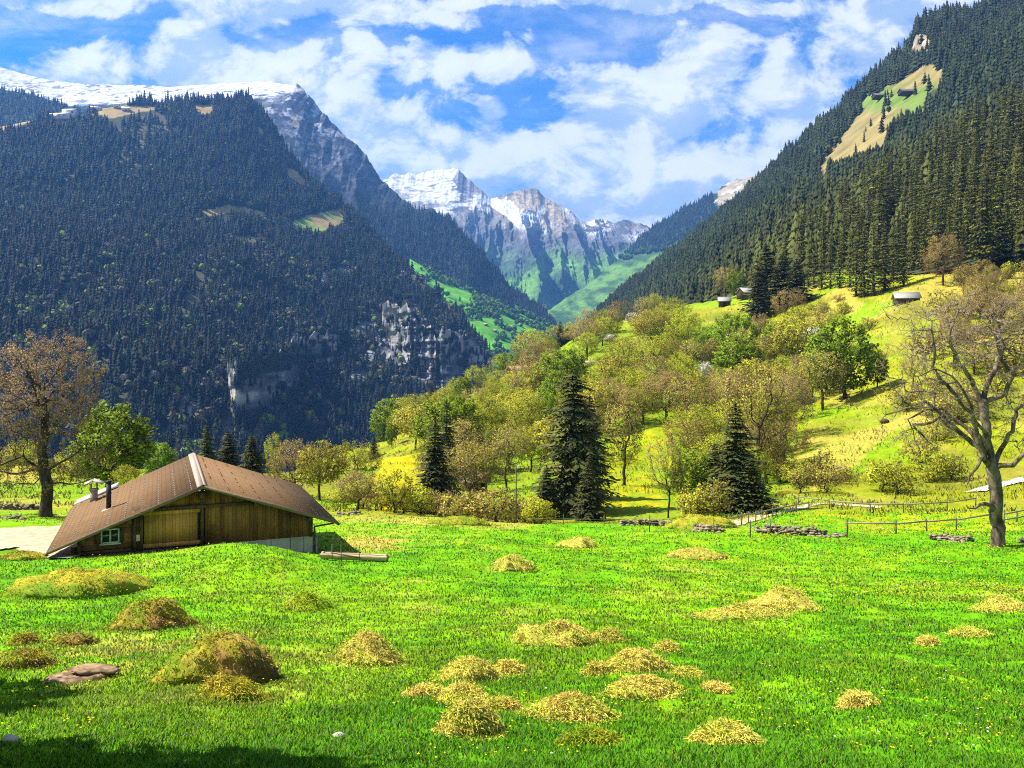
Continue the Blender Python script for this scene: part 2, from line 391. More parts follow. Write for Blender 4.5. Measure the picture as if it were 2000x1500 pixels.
GRASS = np.array((.090, .262, .002)); GRASS2 = np.array((.155, .300, .003)); YG = np.array((.205, .228, .006))
STRAW = np.array((.33, .27, .045)); YEL = np.array((.33, .285, .004)); EARTH = np.array((.085, .055, .022)); OLIVE = np.array((.15, .165, .010))
FIELDS = [[(735,905),(830,895),(840,985),(735,1000)], [(1170,900),(1300,930),(1310,985),(1170,1000)], [(1200,850),(1310,835),(1330,905),(1190,905)], [(1500,820),(1560,800),(1560,850),(1510,860)]]
STRIPS = [[(1560,905),(1680,850),(1800,790),(1830,800),(1720,880),(1590,960)], [(1540,660),(1660,560),(1680,590),(1570,690)], [(1740,560),(2000,500),(2000,560),(1800,600)], [(0,870),(70,870),(70,935),(0,940)]]
def gcol(X, Y):
    Z = gz0(X, Y); px, py = proj(np.stack([X, Y, Z], -1))
    n1 = fbm(X / 5.5, Y / 8, 4, 40); n2 = fbm(X / 1.3, Y / 1.8, 3, 50); n3 = fbm(X / 22, Y / 22, 4, 60)
    c = lerp(GRASS, GRASS2, sst(n1 * .6 + n2 * .4, .36, .66))
    c = lerp(c, STRAW * .75 + GRASS * .25, sst(n2 * .5 + n1 * .5, .60, .74) * .45); k = np.exp(-(((X + 8.2) / 3.2) ** 2 + ((Y - 18.5) / 3.5) ** 2)); c = lerp(c, STRAW * .8 + GRASS2 * .3, np.clip(k * 1.3, 0, 1) * sst(fbm(X / .7, Y / .9, 4, 66), .42, .58) * .8)
    c = c * (.66 + .68 * fbm(X / .8, Y / 1.0, 4, 68))[..., None]
    wj = (fbm(X / 9, Y / 9, 4, 70) - .5) * 60
    s = lerp(YG, OLIVE, sst(n3, .40, .62)); s = lerp(s, GRASS2 * .95, sst(fbm(X / 30, Y / 24, 4, 90), .46, .66) * .8)
    s = lerp(s, STRAW, sst(fbm(X / 12, Y / 12, 4, 80), .54, .74) * .45)
    far = sst(Y, 66, 74) * np.where(px > 1380, sst(py, 1012, 985), 1.0)
    tz = .5 + .5 * np.sin((Z + n1 * 3) * 2.6 + n3 * 9); s = lerp(s, STRAW * .9, sst(tz * .6 + n2 * .5, .62, .85) * .35); s = s * (.72 + .56 * fbm(X / .9, Y / 1.4, 4, 95))[..., None]
    c = lerp(c, s, far)
    for p in STRIPS:
        k = inpoly(px + wj, py + wj * .4, p); c = lerp(c, STRAW, k * .75)
    for p in FIELDS:
        k = inpoly(px + wj * .7, py + wj * .3, p); c = lerp(c, YEL, k * (.55 + .45 * sst(n2, .4, .6)))
    # yellow flowers thicken between the two fences
    k = sst(px, 1500, 1620) * sst(py, 1045, 1022) * (1 - sst(py, 1000, 985)) * (Y < 110); c = lerp(c, YEL, k * .5 * sst(n2, .35, .6))
    # worn ground beside the barn and along the meadow's far lip
    d = np.exp(-(((X + 8.6) / 2.6) ** 2 + ((Y - 51) / 4.5) ** 2)); c = lerp(c, STRAW, np.clip(d * 1.2, 0, 1) * sst(n2, .3, .55))
    k = np.exp(-((py - 1014 - (n1 - .5) * 30) / 7) ** 2) * (px > 640) * (px < 1500) * (Y > 58) * (Y < 80); c = lerp(c, STRAW, k * .7)
    hill = Y > 66
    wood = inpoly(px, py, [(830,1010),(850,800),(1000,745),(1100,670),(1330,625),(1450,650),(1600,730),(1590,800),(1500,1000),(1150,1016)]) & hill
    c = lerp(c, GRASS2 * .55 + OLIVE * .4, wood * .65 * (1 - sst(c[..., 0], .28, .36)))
    return c

def build_ground():
    ys = np.concatenate([np.linspace(-14, 5, 20), np.exp(np.linspace(math.log(5.4), math.log(75), 300)), np.exp(np.linspace(math.log(75.6), math.log(950), 240))])
    us = np.concatenate([np.linspace(-1.05, -.68, 14)[:-1], np.linspace(-.68, .68, 420), np.linspace(.68, 1.05, 14)[1:]])
    U, Yg = np.meshgrid(us, ys); X = U * np.maximum(Yg, 15); Z = gz(X, Yg)
    V = np.stack([X, Yg, Z], -1).reshape(-1, 3); nu, nv = len(us), len(ys)
    i = np.arange(nv - 1)[:, None] * nu + np.arange(nu - 1)[None, :]; i = i.ravel()
    f = np.stack([i, i + 1, i + nu + 1, i + nu], -1)
    o = obj('ground', mesh('ground', V, [f], M['ground'], gcol(X, Yg).reshape(-1, 3), smooth=True))
    tag(o, kind='structure')
build_ground()

def rag(px, py, a=22):
    return px + (fbm(px / 13, py / 13, 3, 161) - .5) * a, py + (fbm(px / 13 + 40, py / 13, 3, 162) - .5) * a
# ------------------------------------------------------------------ mountains: surfaces lofted through contour lines
class Loft:
    def __init__(s, rows, nu, nv, back=300, smooth=True):
        rs = []
        lo = max(r[0][0] for r in rows); hi = min(r[-1][0] for r in rows)
        for r in rows:
            a = np.array(r, float); d = np.concatenate([[0], np.cumsum(np.hypot(np.diff(a[:, 0]), np.diff(a[:, 1])))]); d /= d[-1]
            t = np.linspace(0, 1, nu); rs.append(np.stack([np.interp(t, d, a[:, k]) for k in range(3)], -1))
        rs = np.array(rs); k = np.linspace(0, len(rs) - 1, nv); i = np.clip(k.astype(int), 0, len(rs) - 2); f = (k - i)[:, None, None]
        g = rs[i] * (1 - f) + rs[i + 1] * f
        s.px, s.py = g[..., 0], g[..., 1]; s.W = P(g[..., 0], g[..., 1], g[..., 2]); s.nu, s.nv = nu, nv
        s.U, s.V = np.meshgrid(np.linspace(0, 1, nu), np.linspace(0, 1, nv)); s.back = back
    def jitter(s, fn):
        s.W = s.W + fn(s); s.px, s.py = proj(s.W); return s
    def build(s, name, mat, col, **kw):
        W = s.W; b = W[-1] + np.array((0, s.back, -s.back * .9)); b2 = W[-1] + np.array((0, s.back * .12, -s.back * .03))
        W = np.concatenate([W, b2[None], b[None]]); col = np.concatenate([col, col[-1:], col[-1:]]); nv, nu = s.nv + 2, s.nu
        i = (np.arange(nv - 1)[:, None] * nu + np.arange(nu - 1)[None, :]).ravel()
        o = obj(name, mesh(name, W.reshape(-1, 3), [np.stack([i, i + 1, i + nu + 1, i + nu], -1)], mat, col.reshape(-1, 3), smooth=True))
        tag(o, kind='structure', **kw); return o
    def sample(s, n):
        W = s.W; a = W[1:, 1:] - W[:-1, :-1]; b = W[1:, :-1] - W[:-1, 1:]
        A = np.linalg.norm(np.cross(a, b), axis=-1).ravel() / 2; s.area = A.sum()
        c = rng.choice(len(A), n, p=A / A.sum()); i, j = c // (s.nu - 1), c % (s.nu - 1)
        f = rng.random(n)[:, None]; g = rng.random(n)[:, None]
        p = (W[i, j] * (1 - f) + W[i, j + 1] * f) * (1 - g) + (W[i + 1, j] * (1 - f) + W[i + 1, j + 1] * f) * g
        px, py = proj(p); return p, px, py, s.V[i, j]

ROCK = np.array((.20, .185, .17)); ROCKW = np.array((.27, .225, .16)); SNOW = np.array((.42, .435, .465)); FLOOR = np.array((.03, .034, .016))
TAN = np.array((.26, .19, .08)); DKROCK = np.array((.075, .08, .09)); FIR = np.array((.018, .034, .016)); MEADOW = np.array((.075, .20, .02))

# far peaks closing the valley
def far_peaks():
    crest = [(640,395,7600),(700,368,7600),(745,347,7600),(790,341,7600),(830,337,7600),(868,331,7500),(896,331,7400),(912,346,7400),(940,370,7300),(958,386,7300),(985,381,7200),(1008,374,7100),(1030,372,7100),(1052,373,7100),(1064,384,7100),(1080,394,7000),(1100,402,7000),(1116,414,7000),(1132,428,7000),(1148,430,7100),(1162,425,7100),(1178,431,7200),(1195,434,7300),(1215,431,7300),(1235,432,7300),(1256,441,7300),(1285,446,7300),(1340,440,7300),(1450,470,7300)]
    r3 = [(640,470,7000),(800,440,6900),(900,440,6700),(1000,450,6500),(1060,455,6500),(1130,480,6500),(1200,480,6700),(1300,490,6700),(1450,520,6700)]
    r2 = [(640,560,6300),(800,540,6200),(900,530,6000),(1000,520,5900),(1080,540,5800),(1150,550,5900),(1250,550,6000),(1450,580,6000)]
    r1 = [(640,660,5600),(900,650,5400),(1080,640,5200),(1200,640,5300),(1450,660,5400)]
    L = Loft([r1, r2, r3, crest], 760, 330, 900)
    def jit(s):
        x, y, z = s.W[..., 0], s.W[..., 1], s.W[..., 2]; e = np.sin(np.pi * np.clip(s.V, 0, 1) ** .8) * (1 - .8 * sst(s.V, .62, .85) * (s.px < 925))
        wx = x + 140 * (fbm(x / 400, z / 400, 3, 5) - .5)
        r = ridged(wx / 420 + s.V * .5, z / 1500 + y / 2500, 5, 11) - .6; r2_ = ridged(x / 110, z / 300, 4, 18) - .6
        top = (fbm(x / 70, x * 0, 4, 77) - .5) * 60 * s.V ** 4
        d = np.zeros(s.W.shape); d[..., 1] = -(r * 620 + r2_ * 150) * e; d[..., 2] = (r * 120 + r2_ * 50) * e + top; return d
    L.jitter(jit); px, py, W = L.px, L.py, L.W; x, z = W[..., 0], W[..., 2]
    n = fbm(x / 90, z / 90, 5, 31) * .65 + fbm(x / 20, z / 20, 4, 32) * .35; n2 = fbm(x / 300, z / 200, 4, 33); g = ridged(x / 160, z / 420, 4, 35)
    c = lerp(np.array((.035, .075, .028)), np.array((.10, .21, .03)), sst(n2 * .7 + n * .3, .38, .62)) * np.ones(px.shape + (1,))
    c = lerp(c, DKROCK * 1.0, sst(py + (n - .5) * 90, 535, 470)); rk = sst(py + (g - .5) * 120 + (n - .5) * 40, 490, 440)
    c = lerp(c, lerp(DKROCK * .8, lerp(ROCK * .8, ROCKW, sst(px, 960, 1000)), sst(n * .5 + g * .5, .42, .66)), rk)
    # the central peak: pale grey brown, snow in its gullies
    k = np.exp(-(((px - 1045) / 62) ** 2 + ((py - 405) / 36) ** 2)); c = lerp(c, ROCKW * 1.05, np.clip(k * 1.4, 0, 1) * sst(n, .2, .5))
    # snow: broad cap to the left of the peak, patches below, gullies to the right
    cap = sst(915 - px + (py - 335) * .6, -8, 12) * sst(py + (n - .5) * 46 - 18 * sst(px, 760, 830) * (1 - sst(px, 880, 920)), 386, 366)
    shadow_rock = inpoly(px, py, [(893,336),(902,338),(960,388),(938,395),(898,372),(884,352)])
    cap = cap * (1 - shadow_rock * .85); cap = cap * (1 - .85 * sst(fbm(x / 70, z / 16, 4, 47), .58, .66) * sst(py, 340, 352))
    p2 = sst(fbm(x / 130, z / 55, 4, 43), .50, .60) * sst(py, 372, 385) * sst(py + (n - .5) * 40, 432, 412) * (px < 990)
    saddle = inpoly(px + (n - .5) * 30, py + (n - .5) * 22, [(940,380),(968,386),(1000,392),(1024,420),(1036,446),(1010,446),(985,420),(960,405)]) * .95
    gul = sst(g, .60, .74) * sst(py, 398, 412) * sst(py + (n - .5) * 70, 462, 430) * (px > 985) * (px < 1135) * .9
    pk = np.exp(-(((px - 1165) / 22) ** 2 + ((py - 440) / 17) ** 2)) * (n > .40); pk2 = np.exp(-(((px - 1260) / 26) ** 2 + ((py - 462) / 10) ** 2)) * (n > .46)
    sn = np.clip(np.maximum.reduce([cap, p2 * .9, saddle, gul, np.clip(pk * 2, 0, 1), np.clip(pk2 * 1.6, 0, 1)]), 0, 1); c = lerp(c, SNOW, sn)
    L.build('far_peaks', M['far'], c)
far_peaks()

# the valley's right flank in the distance, a dark ridge over pale green slopes
def far_flank():
    crest = [(1068,606,4500),(1110,582,4700),(1150,553,4900),(1200,512,5100),(1240,475,5300),(1268,448,5300),(1300,428,5200),(1335,408,5100),(1372,388,5000),(1400,374,5000),(1415,362,5000),(1440,350,5000),(1462,347,5000),(1490,334,5000),(1530,310,5000),(1600,270,4900),(1700,240,4900)]
    mid = [(1068,625,4100),(1150,600,4200),(1230,560,4200),(1300,520,4200),(1400,470,4100),(1500,440,4000),(1700,380,4000)]
    base = [(1066,660,3400),(1150,670,3300),(1250,660,3200),(1400,600,3100),(1700,560,3100)]
    L = Loft([base, mid, crest], 260, 120, 900)
    def jit(s):
        x, z = s.W[..., 0], s.W[..., 2]; e = np.sin(np.pi * s.V); r = ridged(x / 260 + z / 400, z / 900, 5, 61) - .6
        d = np.zeros(s.W.shape); d[..., 1] = -r * 220 * e; d[..., 2] = (fbm(x / 40, x * 0, 4, 62) - .5) * 30 * s.V ** 3; return d
    L.jitter(jit); px, py, W = L.px, L.py, L.W; x, z = W[..., 0], W[..., 2]
    n = fbm(x / 45, z / 45, 4, 64); n2 = fbm(x / 160, z / 120, 4, 66)
    c = lerp((.028, .065, .022), (.085, .175, .032), sst(n2 * .45 + n * .55, .40, .62))
    line = np.interp(px, [1060, 1180, 1260, 1330, 1420, 1700], [560, 500, 490, 475, 440, 380])
    c = lerp(c, FIR * 1.2, sst(line - py + (n2 - .5) * 90, -12, 12))
    br = inpoly(px + (n - .5) * 20, py + (n - .5) * 24, [(1398,372),(1440,345),(1520,300),(1560,320),(1480,368),(1430,384),(1396,402),(1404,385)])
    c = lerp(c, ROCKW, br * .95); c = lerp(c, SNOW, br * (n > .64) * .8)
    L.build('far_valley_flank', M['far'], c); return L
L_flank = far_flank()

# snow mountain behind the forested one
def snow_mountain():
    crest = [(-500,40,4700),(-200,95,4700),(-60,125,4650),(0,131,4600),(30,140,4600),(60,149,4550),(110,158,4550),(160,164,4500),(250,166,4500),(300,167,4450),(340,170,4450),(390,166,4400),(440,163,4400),(500,160,4350),(530,159,4350),(555,165,4300),(574,166,4250),(580,164,4240),(590,171,4220),(603,188,4200),(616,203,4200),(630,217,4180),(645,231,4150),(660,251,4150),(672,265,4120),(690,279,4100),(706,291,4100),(716,303,4080),(722,318,4080),(738,340,4060),(752,357,4050),(770,372,4020),(792,392,4000),(812,407,3960),(838,409,3900),(862,416,3880),(885,434,3850),(906,456,3830),(930,480,3800),(955,505,3780),(975,532,3760),(995,558,3750),(1015,577,3740),(1040,592,3730),(1062,608,3720),(1085,636,3700)]
    mid = [(-500,260,4000),(0,240,3900),(300,230,3800),(520,225,3750),(600,290,3700),(680,360,3650),(760,430,3600),(850,480,3550),(950,560,3500),(1020,605,3480),(1085,640,3450)]
    base = [(-500,500,3100),(0,480,3100),(400,430,3100),(600,480,3100),(760,560,3100),(880,600,3100),(1000,640,3150),(1085,665,3200)]
    L = Loft([base, mid, crest], 900, 260, 900)
    def jit(s):
        x, z = s.W[..., 0], s.W[..., 2]; e = np.sin(np.pi * s.V) ; face = sst(s.px, 560, 620)
        r = ridged(x / 190 + z / 900, z / 900, 5, 71) - .6; r2_ = ridged(x / 60 + z / 200, z / 160, 4, 73) - .6
        d = np.zeros(s.W.shape); d[..., 1] = -(r * 230 + r2_ * 55) * e * (.15 + .85 * face); d[..., 2] = (fbm(x / 26, x * 0, 4, 74) - .5) * (8 + 26 * face) * s.V ** 3; return d
    L.jitter(jit); px, py, W = L.px, L.py, L.W; x, z = W[..., 0], W[..., 2]
    n = fbm(x / 50, z / 50, 5, 81) * .6 + fbm(x / 13, z / 22, 4, 82) * .4; st = fbm(x / 28 + z / 60, z / 75, 4, 83); big = fbm(x / 220, z / 160, 3, 85)
    c = lerp(np.array((.010, .016, .013)), np.array((.022, .032, .018)), sst(n, .35, .65)) * np.ones(px.shape + (1,))
    face = sst(px + (py - 165) * -.35, 470, 520)
    c = lerp(c, lerp(np.array((.030, .036, .050)), np.array((.10, .105, .125)), sst(n, .45, .66)), face * sst(py + (n - .5) * 120, 430, 330))
    strata = .5 + .5 * np.sin(z / 17 + (n - .5) * 9 + x / 90)
    streak = (sst(st * .62 + strata * .38, .60, .68)) * face * sst(py + (big - .5) * 160, 330, 210) * (px > 470) * (1 - sst(px, 640, 700) * .7)
    c = lerp(c, SNOW * .9, streak * .7)
    c = lerp(c, ROCKW, inpoly(px + (n - .5) * 14, py + (n - .5) * 18, [(572,228),(580,226),(583,248),(574,248)]) * .9)
    # the open snowfield along the top
    low = np.interp(px, [-500, 0, 60, 120, 160, 260, 400, 520, 575, 600], [240, 186, 190, 205, 205, 200, 197, 190, 180, 172])
    sf = sst(low - py + (n - .5) * 14, -4, 4) * (1 - sst(px + (n - .5) * 6 - (py - 165) * .4, 574, 582))
    c = lerp(c, SNOW, sf)
    rocks = sst(fbm(x / 34 + 3, z / 13, 4, 87), .62, .67) * sf * np.where(px > 330, sst(py, 168, 178), sst(py, 150, 165) * .8)
    c = lerp(c, DKROCK * .6, rocks * .95)
    L.build('snow_mountain', M['far'], c); return L
L_snow = snow_mountain()

# bluish forest ridge just below the snowfield, far left
def back_ridge():
    crest = [(-500,130,3500),(-200,150,3500),(0,174,3450),(60,184,3400),(110,199,3350),(150,214,3300),(200,235,3300)]
    base = [(-500,330,2900),(-200,340,2900),(0,330,2900),(120,310,2900),(200,300,2900)]
    L = Loft([base, crest], 90, 40, 300); px, py, W = L.px, L.py, L.W
    n = fbm(W[..., 0] / 40, W[..., 2] / 40, 4, 91); c = lerp(FIR * .8, FIR * 1.3, n)
    L.build('back_ridge', M['mountain'], c); return L
L_back = back_ridge()

# green valley floor with farms
def valley_slope():
    top = [(800,505,3300),(840,528,3200),(880,548,3200),(920,570,3150),(960,588,3150),(1000,603,3150),(1050,622,3200),(1100,645,3250)]
    mid = [(800,600,2800),(880,600,2700),(930,620,2650),(1000,655,2600),(1050,668,2600),(1100,680,2600)]
    base = [(800,720,2100),(900,740,2050),(1000,760,2000),(1100,770,2000)]
    L = Loft([base, mid, top], 160, 90, 200)
    def jit(s):
        d = np.zeros(s.W.shape); x, y = s.W[..., 0], s.W[..., 1]; d[..., 2] = (fbm(x / 120, y / 160, 4, 95) - .5) * 34 * np.sin(np.pi * np.clip(s.V, 0.02, .98)); return d
    L.jitter(jit); px, py, W = L.px, L.py, L.W; x, y = W[..., 0], W[..., 1]
    n = fbm(x / 60, y / 60, 4, 97); n2 = fbm(x / 25, y / 25, 4, 98)
    c = lerp((.055, .19, .012), (.085, .26, .015), sst(n, .35, .6)); c = lerp(c, (.03, .075, .02), sst(fbm(x / 90, y / 70, 4, 99), .54, .62) * .8)
    L.build('valley_slope', M['mountain'], c); return L
L_val = valley_slope()

# the big forested mountain on the left
CLIFFS = [[(430,735),(452,705),(490,712),(520,690),(566,668),(580,650),(620,655),(672,636),(668,690),(640,712),(600,716),(585,744),(545,752),(520,790),(480,790),(470,850),(420,850),(450,800)],
          [(690,640),(745,600),(800,585),(820,600),(812,640),(840,650),(890,645),(956,690),(940,725),(870,752),(800,735),(770,710),(735,700),(715,740),(680,742),(690,690)],
          [(600,540),(660,520),(700,506),(696,530),(650,545),(610,560)], [(340,780),(372,768),(390,800),(360,830)], [(770,525),(805,530),(812,545),(790,560),(778,548)]]
CLEAR_L = [[(395,412),(440,398),(470,402),(520,412),(520,424),(460,414),(400,424)], [(566,432),(600,420),(668,404),(674,432),(630,452),(600,452),(575,448)],
           [(-20,240),(30,228),(70,222),(70,236),(20,250),(-20,262)], [(95,214),(140,206),(150,226),(110,240)], [(185,212),(220,204),(300,204),(305,214),(250,224),(215,232),(190,222)],
           [(380,203),(418,202),(416,218),(398,224),(384,218)], [(500,246),(515,248),(516,264),(506,262)], [(556,326),(580,330),(600,354),(590,362),(565,345)]]
def left_mountain():
    crest = [(-520,270,2150),(-200,262,2250),(0,248,2350),(60,236,2400),(130,232,2450),(200,212,2500),(290,200,2600),(350,197,2650),(400,196,2700),(450,190,2750),(485,190,2800),(505,212,2800),(525,238,2780),(550,276,2750),(572,308,2720),(592,334,2700),(618,356,2680),(645,378,2650),(675,404,2620),(705,428,2560),(730,456,2520),(752,482,2480),(778,512,2420),(802,528,2360),(826,546,2300),(850,572,2240),(872,590,2200),(895,614,2140),(915,640,2080),(938,666,2020),(958,692,1980)]
    mid = [(-520,520,1350),(-100,500,1450),(150,480,1600),(300,470,1720),(420,470,1820),(520,500,1880),(600,540,1900),(700,590,1900),(800,640,1900),(880,680,1900),(958,705,1900)]
    low = [(-520,740,930),(-100,730,980),(150,720,1060),(300,710,1140),(420,715,1230),(520,730,1320),(620,740,1400),(720,750,1500),(820,745,1600),(890,735,1720),(958,724,1850)]
    base = [(-520,960,700),(-100,960,760),(150,960,840),(300,950,920),(420,940,1000),(520,930,1080),(620,910,1160),(720,880,1280),(820,830,1440),(890,790,1600),(958,740,1800)]
    L = Loft([base, low, mid, crest], 620, 400, 350)
    def jit(s):
        x, y, z = s.W[..., 0], s.W[..., 1], s.W[..., 2]; e = np.sin(np.pi * np.clip(s.V, 0, 1))
        k = np.zeros(s.px.shape, bool)
        for p in CLIFFS: k |= inpoly(s.px, s.py, p)
        r = ridged(x / 330, z / 420 + y / 900, 4, 101) - .6; r2_ = ridged(x / 45, z / 60, 4, 103) - .6
        d = np.zeros(s.W.shape); d[..., 1] = -r * 110 * e - r2_ * (10 + 60 * k) * e - (ridged(x / 14, z / 90, 4, 104) - .6) * 26 * k; d[..., 2] = r * 25 * e; return d
    L.jitter(jit); px, py, W = L.px, L.py, L.W; x, z = W[..., 0], W[..., 2]
    n = fbm(x / 30, z / 30, 5, 105); n2 = fbm(x / 9, z / 34, 4, 107); c = lerp(FLOOR, FLOOR * 1.6, n); c = lerp(c, (.09, .085, .05), sst(ridged(x / 260 + fbm(x / 90, z / 90, 3, 131) * .7, z / 1500, 3, 130), .78, .86) * sst(n, .35, .6))
    n4 = fbm(x / 4.5, z / 13, 4, 108); ck = ridged(x / 16, z / 40, 4, 109); led = .5 + .5 * np.sin(z / 5.5 + n * 8)
    for p in CLIFFS: c = lerp(c, lerp(DKROCK * .6, np.array((.20, .20, .20)), sst(n4 * .40 + n2 * .40 + led * .20, .36, .66)) * (1 - .8 * sst(ck, .76, .86))[..., None], inpoly(px + (n - .5) * 30, py + (n - .5) * 30, p) * 1.0)
    for p in CLEAR_L: c = lerp(c, lerp(TAN, MEADOW * .8 + TAN * .3, sst(n + (py - 400) / 400., .5, .65)), inpoly(px, py, p) * 1.0)
    L.build('left_mountain', M['mountain'], c); return L
L_left = left_mountain()

# the forested mountain on the right
ALP = [(1600,336),(1618,300),(1646,262),(1674,222),(1686,186),(1716,180),(1748,162),(1780,144),(1800,130),(1834,126),(1846,158),(1816,186),(1812,222),(1780,228),(1738,234),(1730,284),(1680,314)]
CLEAR_R = [ALP, [(1775,85),(1792,66),(1812,66),(1818,96),(1790,98)], [(1600,345),(1618,343),(1618,376),(1602,374)], [(1556,350),(1576,345),(1572,364),(1558,366)], [(1860,205),(1900,182),(1902,188),(1866,212)]]
def right_mountain():
    crest = [(1140,640,2150),(1165,612,2150),(1200,580,2120),(1250,543,2060),(1300,505,2000),(1350,468,1950),(1400,428,1880),(1450,384,1800),(1500,338,1750),(1550,290,1700),(1600,246,1650),(1640,212,1620),(1680,172,1600),(1710,142,1570),(1740,118,1540),(1772,98,1520),(1784,80,1510),(1790,52,1500),(1806,40,1490),(1850,30,1470),(1900,22,1450),(1950,8,1420),(2000,-6,1400),(2100,-40,1380),(2300,-140,1300),(2500,-220,1250)]
    mid2 = [(1140,645,2050),(1250,570,1600),(1400,478,1250),(1500,410,1130),(1600,355,1060),(1700,300,1000),(1800,240,960),(1900,180,930),(2000,130,900),(2300,0,850),(2500,-60,820)]
    mid = [(1140,650,1900),(1250,594,1350),(1400,524,860),(1500,478,700),(1600,440,640),(1750,385,590),(1900,325,560),(2050,285,540),(2300,190,500),(2500,140,500)]
    base = [(1140,700,1800),(1250,650,1200),(1330,610,800),(1420,600,560),(1500,560,450),(1600,530,400),(1750,540,340),(1900,520,310),(2050,480,300),(2300,450,280),(2500,420,280)]
    L = Loft([base, mid, mid2, crest], 260, 180, 350)
    def jit(s):
        x, y, z = s.W[..., 0], s.W[..., 1], s.W[..., 2]; e = np.sin(np.pi * np.clip(s.V, 0, 1)); r = ridged(x / 240 + y / 800, z / 300, 4, 111) - .6
        d = np.zeros(s.W.shape); d[..., 1] = -r * 60 * e; d[..., 2] = r * 22 * e; return d
    L.jitter(jit); px, py, W = L.px, L.py, L.W; x, z = W[..., 0], W[..., 2]
    n = fbm(x / 25, z / 25, 5, 113); c = lerp(FLOOR, FLOOR * 1.8, n)
    k = inpoly(*rag(px, py), ALP); c = lerp(c, lerp(TAN * .72 + MEADOW * .10, MEADOW * .55 + TAN * .25, sst(-np.abs(py - 195) / 45 + 1 + (n - .5), .2, .8)), k * 1.0)
    for p in CLEAR_R[1:]: c = lerp(c, ROCKW * (.55 + .8 * n[..., None]), inpoly(*rag(px, py, 16), p) * 1.0)
    L.build('right_mountain', M['mountain'], c); return L
L_right = right_mountain()

# ------------------------------------------------------------------ woods that read as one mass
def fir_lowpoly(seed, layers=5, pts=7, r=.30):
    q = np.random.default_rng(seed); V = []; Fs = []
    for k in range(layers):
        zt = 1 - k / layers * .92 if k else 1.0; zt = min(1, zt + .06); zb = 1 - (k + 1) / layers * .95
        rr = r * ((k + 1) / layers) ** .85 * q.uniform(.85, 1.15); b = len(V); V.append((0, 0, zt)); a0 = q.uniform(0, 6)
        for i in range(pts * 2):
            a = a0 + math.pi * i / pts; f = (1.0 if i % 2 == 0 else .55) * q.uniform(.75, 1.2)
            V.append((rr * f * math.cos(a), rr * f * math.sin(a), zb + (0 if i % 2 == 0 else .05) + q.uniform(-.02, .02)))
        Fs += [(b, b + 1 + i, b + 1 + (i + 1) % (pts * 2)) for i in range(pts * 2)]
    return np.array(V), np.array(Fs)
def blob_lowpoly(seed, n=46):
    q = np.random.default_rng(seed); V = []; Fs = []
    for k in range(n):
        d = q.normal(size=3); d /= np.linalg.norm(d); c = d * np.array((.42, .42, .42)) * q.uniform(.55, 1) + np.array((0, 0, .56))
        t = np.cross(d, q.normal(size=3)); t /= np.linalg.norm(t); s = np.cross(d, t) + d * q.uniform(-.4, .4); w = q.uniform(.12, .22); b = len(V)
        V += [c - t * w - s * w * .7, c + t * w - s * w * .7, c + t * w * .6 + s * w, c - t * w * .6 + s * w]; Fs += [(b, b + 1, b + 2), (b, b + 2, b + 3)]
    return np.array(V), np.array(Fs)
def scatter(name, pts, hs, ws, cols, temps, which, kind_kw):
    Vs, Fs, Cs = [], [], []; off = 0
    for t, (tv, tf) in enumerate(temps):
        m = np.where(which == t)[0]
        if not len(m): continue
        a = rng.random(len(m)) * 6.28; ca, sa = np.cos(a)[:, None], np.sin(a)[:, None]
        x = (tv[None, :, 0] * ca - tv[None, :, 1] * sa) * ws[m][:, None]; y = (tv[None, :, 0] * sa + tv[None, :, 1] * ca) * ws[m][:, None]; z = tv[None, :, 2] * hs[m][:, None]
        lean = (rng.random((len(m), 2)) - .5) * .08; x = x + z * lean[:, :1]; y = y + z * lean[:, 1:]
        V = np.stack([x, y, z], -1) + pts[m][:, None, :]; n = tv.shape[0]
        Vs.append(V.reshape(-1, 3)); Fs.append((tf[None] + (np.arange(len(m)) * n)[:, None, None]).reshape(-1, 3) + off); off += len(m) * n
        jit = rng.uniform(.75, 1.25, (len(m), n, 1)); Cs.append((cols[m][:, None, :] * jit).reshape(-1, 3))
    o = obj(name, mesh(name, np.concatenate(Vs), [np.concatenate(Fs)], M['forest'], np.concatenate(Cs)))
    tag(o, kind='stuff', **kind_kw); return o
FT = [fir_lowpoly(1), fir_lowpoly(2, 6, 6, .26), fir_lowpoly(3, 4, 8, .34), fir_lowpoly(4, 6, 7, .22), blob_lowpoly(5), blob_lowpoly(6)]

